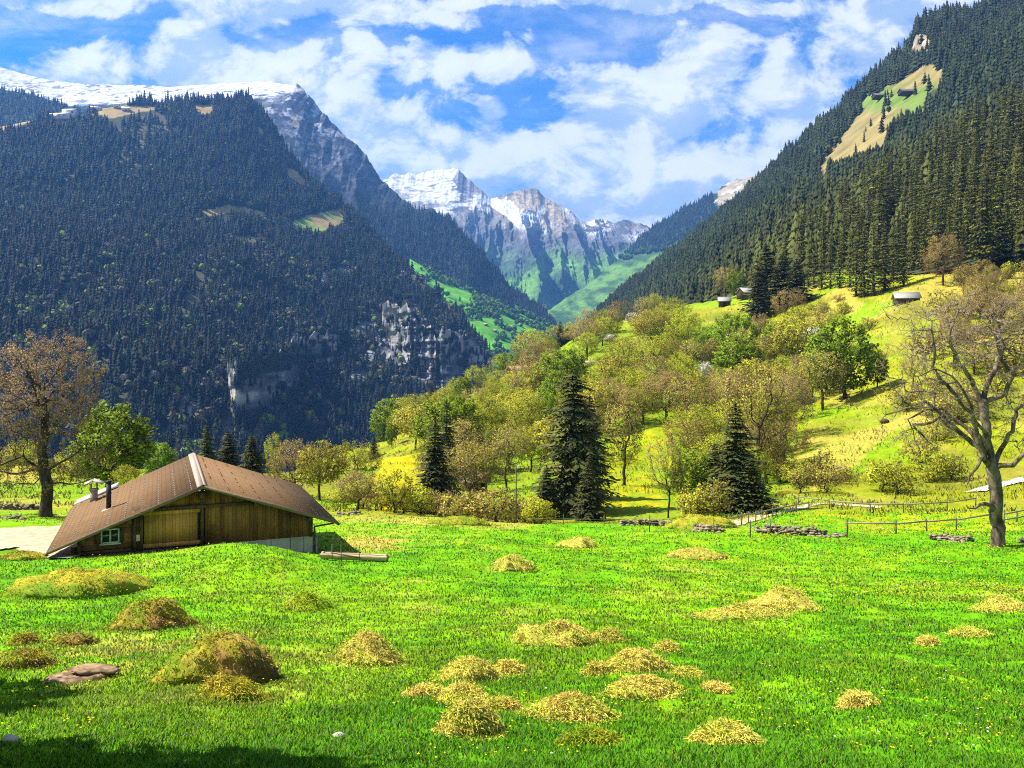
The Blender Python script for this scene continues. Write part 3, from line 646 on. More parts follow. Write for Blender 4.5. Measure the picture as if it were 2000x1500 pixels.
def cliffs():
    def surfY(px, py):
        d = (L_left.px - px) ** 2 + (L_left.py - py) ** 2; return L_left.W[..., 1].ravel()[d.argmin()]
    bands = [([(436,716),(456,700),(490,704),(520,690),(545,676),(566,664),(582,650),(600,654),(625,650),(650,640),(674,632)], [(440,800),(456,822),(486,792),(520,778),(545,750),(566,742),(582,724),(600,716),(625,712),(650,708),(674,688)]),
             ([(738,612),(760,598),(785,592),(806,600),(818,632),(845,646),(872,648),(900,650),(930,668),(958,690)], [(742,660),(760,668),(785,690),(806,716),(818,728),(845,742),(872,750),(900,744),(930,730),(960,716)])]
    for top, bot in bands:
        t = np.array(top, float); b = np.array(bot, float); n = 260; k = np.linspace(0, 1, n); kt = np.linspace(0, 1, len(t))
        tx, ty, bx, by = (np.interp(k, kt, a) for a in (t[:, 0], t[:, 1], b[:, 0], b[:, 1]))
        ty = ty + (fbm(tx / 14, tx * 0, 4, 171) - .5) * 46; gap = sst(fbm(tx / 26, tx * 0, 3, 179), .56, .36) * 22; ys = np.array([surfY(x, y) for x, y in zip(bx[::10], by[::10])]); ys = np.interp(k, k[::10], ys) - 38 + gap + 75 * (1 - sst(k, 0, .16) * sst(k, 1, .88))
        yt = np.array([surfY(x, y) for x, y in zip(tx[::10], ty[::10])]); yt = np.interp(k, k[::10], yt)
        nv = 90; v = np.linspace(0, 1, nv)[:, None]; pxg = bx * (1 - v) + tx * v; pyg = (by + 26) * (1 - v) + ty * v; Yg = ys + v * 16 + 0 * pxg
        W = P(pxg, pyg, Yg); x, z = W[..., 0], W[..., 2]; edge = np.sin(np.pi * np.linspace(0, 1, n))[None] ** .6
        r = ridged(x / 55 + z / 260, z / 300, 5, 172) - .55; f = ridged(x / 13, z / 42, 4, 173) - .55; led = ridged(x / 160, z / 13, 3, 174) - .55
        W[..., 1] -= (r * 20 + f * 9 + led * 15) * edge; cap = P(tx, ty - 1, yt + 6)[None]; W = np.concatenate([W, cap])
        n1 = fbm(x / 34, z / 46, 5, 175, .6); n2 = fbm(x / 9, z / 22, 4, 176); c = lerp(DKROCK * .9, np.array((.30, .29, .275)), sst(n2 * .35 + n1 * .5 + (f + .55) * .15, .40, .58))
        c = lerp(c, np.array((.33, .27, .18)), sst(n1, .58, .7) * .6); c = lerp(c, DKROCK * .35, sst(ridged(x / 24, z / 60, 4, 177), .74, .84) * .9); c = lerp(c, np.array((.015, .022, .009)), sst(fbm(x / 22, z / 12, 4, 178), .54, .60) * .95); c = np.concatenate([c, c[-1:] * .3])
        i = (np.arange(nv)[:, None] * n + np.arange(n - 1)[None]).ravel(); o = obj('cliff', mesh('cliff', W.reshape(-1, 3), [np.stack([i, i + 1, i + n + 1, i + n], -1)], M['mountain'], c.reshape(-1, 3))); tag(o, kind='structure')
        m = 380; ii, jj = rng.integers(4, nv - 1, m), rng.integers(2, n - 2, m); q = W[ii, jj]; kq = fbm(q[:, 0] / 30, q[:, 2] / 16, 3, 181) + .25 * (rng.random(m) - .5) > .52; CLIFF_TREES.append(q[kq] - np.array((0, 3, 2)))
CLIFF_TREES = []
cliffs()
def track(p):
    x, z = p[..., 0], p[..., 2]; return ridged(x / 260 + fbm(x / 90, z / 90, 3, 131) * .7, z / 1500, 3, 130)
def left_forest():
    p, px, py, v = L_left.sample(40000)
    inview = (px > -260) & (px < 1000) & (py < 935)
    keep = inview.copy(); keep &= ~((track(p) > .80) & (rng.random(len(px)) < .8)); nn = fbm(px / 40, py / 30, 3, 120)
    for c in CLIFFS: keep &= ~((inpoly(px, py, c) | inpoly(px, py - 11, c)) & (rng.random(len(px)) > .05 + .28 * (nn > .57)))
    for c in CLEAR_L: keep &= ~(inpoly(px, py - 3, c) | inpoly(px, py - 8, c) | inpoly(px, py - 13, c))
    p, px, py, nn = p[keep], px[keep], py[keep], nn[keep]; N = len(p)
    which = rng.choice(4, N); r = rng.random(N)
    dec = (r < .05 + .22 * sst(py, 400, 620) * sst(nn, .45, .6)); which = np.where(dec, 4 + rng.integers(0, 2, N), which)
    h = rng.uniform(10, 28, N) * (.65 + .75 * fbm(px / 17, py / 13, 3, 126)) * (1 + .25 * (p[:, 1] > 2000)); h = np.where(dec, rng.uniform(11, 19, N), h); w = h * rng.uniform(.75, 1.1, N); w = np.where(dec, h * .95, w)
    tone = .45 + 1.0 * fbm(px / 26, py / 18, 3, 125)[:, None]; col = np.array((.0085, .0125, .0045)) * rng.uniform(.5, 1.6, (N, 1)) * tone; r2 = rng.random(N)
    dcol = np.where((r2 < .55)[:, None], np.array((.10, .082, .055)), np.where((r2 < .8)[:, None], np.array((.075, .10, .02)), np.array((.15, .21, .025))))
    col = np.where(dec[:, None], dcol * rng.uniform(.7, 1.2, (N, 1)), col)
    ct = np.concatenate(CLIFF_TREES); m = len(ct); hc = rng.uniform(9, 19, m); p = np.concatenate([p, ct]); h = np.concatenate([h, hc]); w = np.concatenate([w, hc * .85]); which = np.concatenate([which, rng.choice(5, m)])
    col = np.concatenate([col, np.array((.011, .016, .006)) * rng.uniform(.6, 1.8, (m, 1))])
    scatter('left_forest', p - np.array((0, 0, .5)), h, w, col, FT, which, dict(label='dense dark conifer forest covering the left mountain', cat='forest'))
left_forest()
def back_forest():
    p, px, py, v = L_back.sample(5000); k = (px > -250); p = p[k]; N = len(p)
    h = rng.uniform(16, 28, N); scatter('ridge_forest', p, h, h * .9, np.array((.013, .02, .014)) * rng.uniform(.7, 1.4, (N, 1)), FT, rng.choice(4, N), dict(label='bluish conifer forest on the ridge under the snowfield', cat='forest'))
back_forest()
def spur_forest():
    p, px, py, v = L_snow.sample(26000); line = np.interp(px, [560, 700, 800, 900, 1090], [470, 420, 405, 425, 600]); k = (px > 560) & (py > line + (fbm(px / 30, py / 30, 3, 150) - .5) * 60); p = p[k]; N = len(p)
    h = rng.uniform(16, 34, N); scatter('spur_forest', p, h, h * .8, np.array((.011, .017, .012)) * rng.uniform(.5, 1.7, (N, 1)), FT, rng.choice(4, N), dict(label='bluish conifer forest on the spur of the snow mountain beyond the left mountain', cat='forest'))
spur_forest()
def flank_woods():
    p, px, py, v = L_flank.sample(16000); line = np.interp(px, [1060, 1180, 1260, 1330, 1420, 1700], [560, 500, 490, 475, 440, 380]); n = fbm(p[:, 0] / 110 + p[:, 2] / 200, p[:, 2] / 60, 4, 155)
    k = ((py < line + (n - .5) * 90)) & (py < 640) & ~inpoly(px, py - 6, [(1390,360),(1440,330),(1520,290),(1560,320),(1480,368),(1430,388),(1396,404)]) & (px < 1560); p, pyk, ln = p[k], py[k], line[k]; N = len(p); up = (pyk < ln)[:, None]
    h = rng.uniform(16, 32, N); scatter('flank_woods', p, h, h * .85, np.where(up, np.array((.012, .019, .012)), np.array((.035, .065, .018))) * rng.uniform(.6, 1.5, (N, 1)), FT, np.where(up[:, 0], rng.choice(4, N), 4), dict(label='woods climbing the far right flank of the valley', cat='woods'))
flank_woods()
def valley_woods():
    p, px, py, v = L_val.sample(2600); x, y = p[:, 0], p[:, 1]
    k = ((fbm(x / 90, y / 70, 4, 99) > .55) | (rng.random(len(p)) < .035)) & (v > .1); p = p[k]; N = len(p); r = rng.random(N)
    which = np.where(r < .4, rng.choice(4, N), 4 + rng.integers(0, 2, N)); h = rng.uniform(12, 22, N)
    col = np.where((r < .4)[:, None], np.array((.022, .04, .015)), np.array((.07, .15, .02))) * rng.uniform(.7, 1.3, (N, 1))
    scatter('valley_woods', p, h, h, col, FT, which, dict(label='light and dark green copses on the far valley meadows', cat='woods'))
valley_woods()
# ------------------------------------------------------------------ single trees
def tube_path(pts, rad, n):
    """ring vertices along a polyline"""
    pts = np.asarray(pts); k = len(pts); d = np.gradient(pts, axis=0); d /= np.linalg.norm(d, axis=1)[:, None] + 1e-9
    ref = np.array((0, 0, 1.0)) if abs(d[0, 2]) < .9 else np.array((1.0, 0, 0)); x = np.cross(d[0], ref); x /= np.linalg.norm(x); X = []
    for i in range(k):
        x = x - d[i] * x.dot(d[i]); x /= np.linalg.norm(x) + 1e-9; X.append(x)
    X = np.array(X); Yv = np.cross(d, X); a = np.arange(n) * 2 * math.pi / n
    V = pts[:, None] + (X[:, None] * np.cos(a)[None, :, None] + Yv[:, None] * np.sin(a)[None, :, None]) * np.asarray(rad)[:, None, None]
    i = (np.arange(k - 1)[:, None] * n + np.arange(n)[None, :]); j = (np.arange(k - 1)[:, None] * n + (np.arange(n)[None, :] + 1) % n)
    return V.reshape(-1, 3), np.stack([i, j, j + n, i + n], -1).reshape(-1, 4)

def colonise(attr, nodes, parent, step, infl, kill, iters, q, wob=.25, grav=0.0):
    nodes = [np.array(n, float) for n in nodes]; parent = list(parent)
    A = np.array(attr); N = np.array(nodes)
    D = np.linalg.norm(A[:, None] - N[None], axis=2); near = D.argmin(1); nd = D.min(1)
    for it in range(iters):
        if not len(A): break
        act = nd < infl
        if not act.any():
            act = nd <= nd.min() * 1.05
        new = []
        for k in np.unique(near[act]):
            dv = A[act][near[act] == k] - nodes[k]; dv /= np.linalg.norm(dv, axis=1)[:, None] + 1e-9
            s = dv.mean(0) + q.normal(size=3) * wob + np.array((0, 0, grav)); s /= np.linalg.norm(s) + 1e-9
            new.append((k, nodes[k] + s * step))
        b = len(nodes)
        for k, p in new: nodes.append(p); parent.append(k)
        Nn = np.array([p for _, p in new]); D = np.linalg.norm(A[:, None] - Nn[None], axis=2); m = D.min(1); c = m < nd
        near = np.where(c, D.argmin(1) + b, near); nd = np.where(c, m, nd)
        k = nd > kill; A, near, nd = A[k], near[k], nd[k]
        if len(nodes) > 5200: break
    return np.array(nodes), np.array(parent)

def tree_meshes(name, seed, attr, nodes, parent, step, tip_r, exp, base_r, barkmat, leaf, twig, minr=None, infl=2.2, kill=.5, iters=90, wob=.25, grav=0.0, trunk_min=.0):
    """leaf: dict(n per twig, size, cols, spread, mat) ; twig: dict(n, len, w, col, rmax)"""
    q = np.random.default_rng(seed)
    Nn, Pp = colonise(attr, nodes, parent, step, infl, kill, iters, q, wob, grav); n = len(Nn)
    kids = [[] for _ in range(n)]
    for i in range(1, n): kids[Pp[i]].append(i)
    rad = np.zeros(n)
    for i in range(n - 1, -1, -1):
        rad[i] = tip_r if not kids[i] else sum(rad[c] ** exp for c in kids[i]) ** (1 / exp)
    sc_ = base_r / rad[0]; rad = tip_r + (rad - tip_r) * (base_r - tip_r) / (rad[0] - tip_r)
    if minr is not None: rad[:len(minr)] = np.maximum(rad[:len(minr)], minr)
    Vs, Fs = [], []; off = 0; stack = [(0, None)]
    while stack:
        s, par = stack.pop(); path = [s] if par is None else [par, s]; c = s
        while kids[c]:
            b = max(kids[c], key=lambda k: rad[k])
            for k in kids[c]:
                if k != b: stack.append((k, c))
            path.append(b); c = b
        if len(path) < 2: continue
        r = rad[path].copy()
        if par is not None: r[0] = min(r[0], r[1] * 1.25)
        else:
            z = Nn[path][:, 2] - Nn[0][2]; r = r * (1 + .55 * np.exp(-z / (base_r * 1.6)))
        r[-1] *= .5; nn = 8 if r[0] > base_r * .35 else (5 if r[0] > tip_r * 3 else 3)
        V, Fq = tube_path(Nn[path], r, nn); Vs.append(V); Fs.append(Fq + off); off += len(V)
    V = np.concatenate(Vs); trunk = mesh(name + '_trunk', V, [np.concatenate(Fs)], barkmat, smooth=True)
    # crown: fine twigs and leaves
    cen = Nn[rad < tip_r * 4].mean(0); src = np.where(rad < twig['rmax'])[0]
    idx = np.repeat(src, twig['n']); o = Nn[idx] ; m = len(idx)
    outd = o - cen; outd /= np.linalg.norm(outd, axis=1)[:, None] + 1e-9
    d = q.normal(size=(m, 3)) * .8 + outd * .75 + np.array((0, 0, twig.get('up', .35))); d /= np.linalg.norm(d, axis=1)[:, None]
    L = twig['len'] * q.uniform(.5, 1.2, m)[:, None]; e = o + d * L; e[:, 2] += q.uniform(-.1, .1, m) * L[:, 0]
    side = np.cross(d, q.normal(size=(m, 3))); side /= np.linalg.norm(side, axis=1)[:, None]; w = twig['w']
    TV = np.stack([o - side * w, o + side * w, e], 1).reshape(-1, 3); TF = np.arange(m * 3).reshape(-1, 3)
    TC = np.repeat(np.array(twig['col'])[None] * q.uniform(.7, 1.3, (m, 1)), 3, 0)
    faces = [TF]; V = [TV]; C = [TC]; nd_ = np.repeat(outd, 3, 0); NR = [nd_]
    if leaf and leaf['n']:
        li = np.repeat(np.arange(m), leaf['n']); k = len(li); t = q.uniform(.15, 1.1, k)[:, None]
        p = o[li] + (e[li] - o[li]) * t + q.normal(size=(k, 3)) * leaf['spread']
        a = q.normal(size=(k, 3)); a /= np.linalg.norm(a, axis=1)[:, None]; b = np.cross(a, q.normal(size=(k, 3))); b /= np.linalg.norm(b, axis=1)[:, None]
        s = (leaf['size'] * q.uniform(.55, 1.25, k))[:, None]
        LV = np.stack([p - a * s * .5, p + b * s * .32, p + a * s * .5, p - b * s * .32], 1).reshape(-1, 3)
        cl = np.array(leaf['cols'])[q.integers(0, len(leaf['cols']), k)]
        # clump tone: neighbouring leaves of one bough share a tone
        bt = .72 + .56 * vn(p[:, 0] * .9 + 40 + p[:, 2] * .3, p[:, 1] * .9 + p[:, 2] * .8 + 40, seed)
        LC = np.repeat(cl * (q.uniform(.75, 1.25, k) * bt)[:, None], 4, 0)
        faces.append(np.arange(k * 4).reshape(-1, 4) + len(TV)); V.append(LV); C.append(LC); lo_ = p - cen; NR.append(np.repeat(lo_ / (np.linalg.norm(lo_, axis=1)[:, None] + 1e-6), 4, 0))
    crown = mesh(name + '_crown', np.concatenate(V), faces, M['leaf'], np.concatenate(C), nrm=np.concatenate(NR) + np.array((0, 0, .25)))
    return trunk, crown

def crown_attr(q, n, c, r, flat=1.0, hollow=.55, lumps=7):
    """attractors in an uneven rounded crown"""
    ld = q.normal(size=(lumps, 3)); ld /= np.linalg.norm(ld, axis=1)[:, None]; la = q.uniform(-.18, .22, lumps); out = []
    while len(out) < n:
        d = q.normal(size=3); d /= np.linalg.norm(d)
        s = 1 + float((la * np.clip(ld @ d - .45, 0, 1) * 1.8).sum()); t = (hollow ** 3 + (1 - hollow ** 3) * q.random()) ** (1 / 3) if q.random() < .8 else q.random()
        p = d * t * s * np.array(r)
        if p[2] < -r[2] * flat: continue
        out.append(np.array(c) + p)
    return out

YC = [(.40, .39, .016), (.34, .37, .014), (.44, .40, .024), (.29, .35, .016)]
BC = [(.34, .235, .07), (.38, .27, .085), (.28, .20, .06), (.35, .28, .045)]
GCOL = [(.16, .26, .008), (.21, .31, .010), (.25, .31, .010), (.13, .20, .010)]
WC = [(.80, .77, .68), (.74, .71, .60), (.66, .63, .48), (.34, .34, .12)]
OC = [(.38, .33, .034), (.42, .37, .024), (.33, .33, .022)]

PRO = {}
def proto(kind, seed, h, r, lowfrac, nleaf, lsize, cols, twigcol, nattr=400, bark='bark_dark', ntw=5, rz=None):
    q = np.random.default_rng(seed); rz = rz or (h * (1 - lowfrac)) / 2; c = (q.uniform(-.3, .3), q.uniform(-.3, .3), h - rz)
    att = crown_attr(q, nattr, c, (r, r * q.uniform(.85, 1.1), rz), flat=.95)
    nodes = [(0, 0, -.4)]; par = [0]; z = 0; x = np.zeros(2); zt = h * lowfrac + .2 * rz
    while z < zt:
        z += .45; x = x + q.normal(size=2) * .05; nodes.append((x[0], x[1], z)); par.append(len(nodes) - 2)
    par[0] = -1
    t, cr = tree_meshes(kind, seed, att, nodes, par, .36, .011, 2.15, .019 * h, M[bark],
        dict(n=nleaf, size=lsize, cols=cols, spread=.10), dict(n=ntw, len=.62, w=.015, col=twigcol, rmax=.034), infl=2.4, kill=.48, iters=70)
    PRO.setdefault(kind, []).append((t, cr, h, r))
TWB = (.27, .195, .09); TWD = (.12, .10, .04)
for s_, h_, r_ in ((11, 8, 3.0), (12, 9, 3.2), (13, 7, 3.1)): proto('yellow', s_, h_, r_, .18, 4, .15, YC, (.20, .17, .03))
for s_, h_, r_ in ((21, 9, 3.0), (22, 8.5, 3.6), (23, 7.5, 2.9)): proto('brown', s_, h_, r_, .20, 4, .135, BC, TWB)
for s_, h_, r_ in ((26, 9, 2.6), (27, 8, 2.9)): proto('bare', s_, h_, r_, .24, 2, .16, BC[:2] + YC[:1], (.17, .12, .05), ntw=6)
for s_, h_, r_ in ((31, 9, 3.4), (32, 8, 2.6)): proto('green', s_, h_, r_, .14, 6, .26, GCOL, TWD)
proto('blossom', 41, 7, 2.4, .22, 4, .24, WC, TWD)
proto('bronze', 44, 8, 2.7, .2, 3, .24, OC, TWB); proto('bronze', 45, 7, 3.0, .2, 3, .24, OC, TWB)
def shrub(kind, seed, h, r, cols, twc, nleaf):
    q = np.random.default_rng(seed); nodes = [(0, 0, -.3)]; par = [-1]
    att = crown_attr(q, 190, (0, 0, h * .55), (r, r, h * .5), flat=1.0, hollow=.2)
    t, cr = tree_meshes(kind, seed, att, nodes, par, .3, .016, 2.6, .09, M['bark_dark'], dict(n=nleaf, size=.2, cols=cols, spread=.08),
        dict(n=3, len=.55, w=.012, col=twc, rmax=.05, up=.7), infl=3.5, kill=.4, iters=50)
    PRO.setdefault(kind, []).append((t, cr, h, r))
shrub('bush_yellow', 51, 2.6, 1.7, YC + OC, (.22, .18, .03), 4); shrub('bush_yellow', 52, 3.2, 1.5, YC, (.20, .17, .03), 4)
shrub('bush_brown', 53, 2.6, 1.8, BC + OC, (.21, .145, .06), 3); shrub('bush_brown', 54, 3.0, 1.5, BC + YC[:2], (.21, .145, .06), 3)

# spruces: whorls of drooping boughs carrying needle sprays
def spruce_mesh(name, seed, h, r, whorls, per, cards, low=.06, shape=.8, droop=.45, cols=None, irregular=.25, sz=1.0):
    q = np.random.default_rng(seed); cols = np.array(cols if cols is not None else [(.020, .036, .013), (.030, .050, .014), (.040, .062, .016), (.016, .028, .012)]); V = []; C = []
    for i in range(whorls):
        f = (i + q.uniform(-.4, .4)) / whorls; z0 = h * (low + (1 - low) * min(.985, max(0.0, f) ** .92))
        R_ = r * (1 - z0 / h) ** shape * min(1, .55 + (z0 / h - low) * 4) * q.uniform(1 - irregular, 1 + irregular * .6) + .12
        a0 = q.uniform(0, 6.28)
        for k in range(per):
            a = a0 + 6.28 * (k + q.uniform(-.35, .35)) / per; Rb = R_ * q.uniform(.7, 1.15); dv = np.array((math.cos(a), math.sin(a), 0)); sv = np.array((-dv[1], dv[0], 0))
            dr = droop * q.uniform(.6, 1.3); tone = cols[q.integers(0, len(cols))] * q.uniform(.75, 1.3)
            def pt(t): return dv * Rb * t + np.array((0, 0, z0 + Rb * (.10 * t - dr * t ** 1.6 + .22 * t ** 4)))
            for c in range(cards):
                t = (c + q.uniform(.2, 1)) / cards; p = pt(t); tg = pt(min(1.1, t + .1)) - p; tg /= np.linalg.norm(tg) + 1e-9
                ln = sz * (Rb * (.42 - .22 * t) + .22) * q.uniform(.7, 1.25); wd = ln * q.uniform(.26, .42)
                for sg in (-1, 1):
                    d = tg * q.uniform(.5, .9) + sv * sg * q.uniform(.4, .9) + np.array((0, 0, -q.uniform(.15, .75))); d /= np.linalg.norm(d)
                    n_ = np.cross(d, np.array((0, 0, 1.0)) + q.normal(size=3) * .5); n_ /= np.linalg.norm(n_) + 1e-9
                    V.append((p, p + d * ln * .5 + n_ * wd * .5, p + d * ln, p + d * ln * .45 - n_ * wd * .5)); C.append(tone * q.uniform(.75, 1.25) * (.8 + .45 * t))  # sprays lighten toward the bough tips: sunlight put into the needle colour
    # leader
    for k in range(6):
        a = q.uniform(0, 6.28); d = np.array((math.cos(a) * .15, math.sin(a) * .15, 0)) * r * .3; zt = h * (.93 + .012 * k)
        V.append((np.array((0, 0, zt)), np.array((0, 0, zt)) + d + (0, 0, .05 * h * .3), np.array((0, 0, h * 1.01)), np.array((0, 0, zt)) - d)); C.append(cols[1])
    V = np.array(V).reshape(-1, 3); C = np.repeat(np.array(C), 4, 0)
    rd = V * np.array((1, 1, 0)); rd = rd / (np.linalg.norm(rd, axis=1)[:, None] + .3) + np.array((0, 0, .45))
    cr = mesh(name + '_crown', V, [np.arange(len(V)).reshape(-1, 4)], M['needle'], C, nrm=rd)
    tv, tf = tube_path([(0, 0, -1), (0, 0, h * .3), (0, 0, h * .65), (0, 0, h * .97)], [h * .016 + .08, h * .012 + .05, h * .007 + .03, .02], 8)
    return mesh(name + '_trunk', tv, [tf], M['bark'], smooth=True), cr
SUNFIR = [(.10, .105, .013), (.125, .122, .018), (.072, .08, .013), (.048, .056, .012)]  # near-tier spruce colours, sunlight on that tier painted in as brighter yellow
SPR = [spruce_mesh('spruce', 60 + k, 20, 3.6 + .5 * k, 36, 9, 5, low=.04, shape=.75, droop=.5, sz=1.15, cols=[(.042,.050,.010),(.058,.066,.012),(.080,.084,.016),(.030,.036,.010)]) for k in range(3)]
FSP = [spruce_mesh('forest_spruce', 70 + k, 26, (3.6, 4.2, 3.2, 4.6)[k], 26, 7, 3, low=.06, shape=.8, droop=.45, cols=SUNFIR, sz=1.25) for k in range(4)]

def join_mesh(name, t, c):
    """one mesh out of a trunk and a crown, for trees too small to show their parts"""
    def grab(me):
        v = np.empty(len(me.vertices) * 3, np.float32); me.vertices.foreach_get('co', v); i = np.empty(len(me.loops), np.int32); me.loops.foreach_get('vertex_index', i)
        return v.reshape(-1, 3), i.reshape(-1, 4)
    v0, f0 = grab(t); v1, f1 = grab(c); col = np.empty(len(v1) * 4, np.float32); c.color_attributes['Col'].data.foreach_get('color', col)
    nr = np.empty(len(v1) * 3, np.float32); c.attributes['Nrm'].data.foreach_get('vector', nr)
    return mesh(name, np.concatenate([v0, v1]), [f0, f1 + len(v0)], [M['bark_dark'], M['needle']], np.concatenate([np.tile((.06, .045, .03, 1), (len(v0), 1)), col.reshape(-1, 4)]), mi=[0, 1], nrm=np.concatenate([v0 * 0, nr.reshape(-1, 3)]))
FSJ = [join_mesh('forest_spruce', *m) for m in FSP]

TREES = []   # (px, py of the crown's middle, crown half width px) of everything planted, used to describe neighbours
def plant(name, t, c, loc, s, rz, label, cat, group=None, sxy=None):
    e = empty(name, loc, rz, (sxy or s, sxy or s, s)); obj('trunk', t, e); obj('crown', c, e)
    tag(e, label, cat, group); return e

# --- the large bare tree at the right edge
def big_bare_tree():
    q = np.random.default_rng(5); Yb = Yat(1950, 1068, 30); b = gpt(1950, Yb) ; k = Yb / F
    def W(px, py, dy=0): return ((px - 1950) * k, dy, (1068 - py) * k)
    nodes = [(0, 0, -.6)]; par = [-1]; mr = [.36]
    def limb(start, pts, r0=.16, r1=.05):
        cur = start; p0 = np.array(nodes[start]); tot = len(pts); b0 = len(nodes)
        for p in pts:
            p = np.array(p); n = max(1, int(np.linalg.norm(p - p0) / .4))
            for j in range(1, n + 1):
                nodes.append(p0 + (p - p0) * j / n + q.normal(size=3) * .06); par.append(cur); cur = len(nodes) - 1
            p0 = p
        m = len(nodes) - b0; mr.extend(list(np.linspace(r0, r1, m))); return cur
    a = limb(0, [W(1948, 1000), W(1944, 950), W(1940, 915)], .33, .27)
    b1 = limb(a, [W(1934, 870, .1), W(1930, 830, .2), W(1926, 790, .3)], .24, .19)
    limb(b1, [W(1905, 745, .4), W(1880, 712, .3), W(1868, 690, .2), W(1850, 650, -.3), W(1862, 610, -.6)])
    limb(b1, [W(1940, 740, .6), W(1962, 715, .9), W(1978, 680, 1.2), W(1975, 630, 1.3)])
    c1 = limb(b1, [W(1950, 770, -.6), W(1956, 735, -1.1), W(1935, 705, -1.3), W(1918, 665, -1.5), W(1905, 640, -1.6)])
    l = limb(a, [W(1912, 880, -.5), W(1895, 845, -.8), W(1880, 805, -1.0), W(1850, 775, -1.1), W(1818, 742, -1.2), W(1804, 720, -1.2), W(1800, 680, -1.3), W(1796, 630, -1.4)])
    l2 = limb(a, [W(1915, 850, .9), W(1888, 825, 1.4), W(1868, 805, 1.6), W(1830, 800, 1.8), W(1800, 805, 2.0), W(1765, 815, 2.1)])
    limb(len(nodes) - 14, [W(1845, 818, .8), W(1815, 830, .6), W(1790, 832, .5), W(1815, 862, .5)])
    limb(a, [W(1900, 888, -1.2), W(1878, 905, -1.6), W(1862, 920, -1.8), W(1858, 940, -1.8)])
    limb(a, [W(1960, 880, .3), W(1975, 850, .2), W(1990, 800, .1), W(2020, 770, 0)])
    limb(a, [W(1965, 905, -.7), W(1990, 870, -1.2), W(2015, 850, -1.5)])
    limb(5, [W(1930, 985, -.3), W(1900, 984, -.8), W(1875, 988, -1.0)])
    m1 = limb(a, [W(1905, 862, .6), W(1880, 838, 1.0), W(1862, 818, 1.2), W(1848, 800, 1.3)], .13, .09)
    limb(m1, [W(1826, 790, 1.2), W(1800, 796, 1.1), W(1778, 790, 1.0), W(1764, 802, .9)], .08, .03); limb(m1, [W(1822, 812, 1.6), W(1800, 824, 1.9), W(1812, 850, 1.9), W(1816, 870, 1.8)], .075, .03)
    limb(m1, [W(1850, 772, 1.6), W(1826, 762, 1.9), W(1805, 770, 2.0)], .07, .03)
    limb(a, [W(1902, 842, -1.2), W(1870, 812, -1.7), W(1852, 764, -1.9), W(1830, 736, -2.0), W(1790, 720, -2.1), W(1765, 730, -2.1)], .11, .03)
    limb(b1, [W(1904, 770, .9), W(1888, 752, 1.3), W(1868, 752, 1.5), W(1842, 742, 1.6)], .10, .03)
    att = [p for p in crown_attr(q, 950, W(1935, 715), (5.6, 4.6, 4.8), hollow=.4) ]
    att += [np.array(W(q.uniform(1735, 1900), q.uniform(590, 880), q.uniform(-2.5, 2.5))) for _ in range(480)]
    att += [np.array(W(q.uniform(1960, 2120), q.uniform(560, 900), q.uniform(-2.5, 2.5))) for _ in range(150)]
    t, c = tree_meshes('big_bare_tree', 5, att, nodes, par, .26, .010, 1.95, .37, M['bark'], None,
        dict(n=4, len=.42, w=.010, col=(.31, .225, .14), rmax=.022, up=.2), minr=mr, infl=1.9, kill=.36, iters=80, wob=.55)
    e = empty('bare_maple_tree', b); obj('trunk', t, e); obj('crown', c, e)
    tag(e, 'large gnarled leafless tree with a pale bark foot beside the rail fence', 'tree')
big_bare_tree()

# --- the large brown budding tree behind the gravel yard, with low wide boughs
def big_budding_tree():
    q = np.random.default_rng(8); Yb = Yat(92, 1010, 50); b = gpt(92, Yb); k = Yb / F
    def W(px, py, dy=0): return ((px - 92) * k, dy, (1010 - py) * k)
    nodes = [(0, 0, -.5)]; par = [-1]
    def limb(start, pts):
        cur = start; p0 = np.array(nodes[start])
        for p in pts:
            p = np.array(p); n = max(1, int(np.linalg.norm(p - p0) / .45))
            for j in range(1, n + 1):
                nodes.append(p0 + (p - p0) * j / n + q.normal(size=3) * .04); par.append(cur); cur = len(nodes) - 1
            p0 = p
        return cur
    a = limb(0, [W(90, 975), W(92, 950), W(88, 925)]); b1 = limb(a, [W(82, 880), W(88, 830), W(84, 780)])
    limb(a, [W(110, 945, -.5), W(125, 940, -.9), W(150, 942, -1.2), W(185, 938, -1.5)]); limb(a, [W(70, 945, -.4), W(48, 940, -1), W(25, 960, -1.4), W(0, 965, -1.6)])
    limb(a, [W(60, 918, .4), W(20, 930, .8), W(-25, 925, 1)]); limb(a, [W(120, 900, .5), W(150, 880, 1.0), W(185, 880, 1.2)]); limb(a, [W(55, 890, -.8), W(25, 905, -1.4), W(-10, 900, -1.6)])
    att = crown_attr(q, 900, W(80, 770), (4.6, 4.4, 4.5), hollow=.45, lumps=9)
    att += [np.array(W(q.uniform(-40, 190), q.uniform(860, 960), q.uniform(-2, 2))) for _ in range(150)]
    t, c = tree_meshes('big_budding_tree', 8, att, nodes, par, .32, .012, 2.05, .42, M['bark_dark'], dict(n=2, size=.13, cols=[(.38, .26, .115), (.42, .30, .13), (.29, .20, .09), (.40, .32, .09)], spread=.08),
        dict(n=9, len=.55, w=.011, col=(.33, .235, .13), rmax=.025), infl=2.2, kill=.42, iters=70, wob=.3)
    e = empty('budding_maple_tree', b); obj('trunk', t, e); obj('crown', c, e)
    tag(e, 'large brown budding tree with low spreading boughs behind the gravel yard, left of the barn', 'tree')
big_budding_tree()

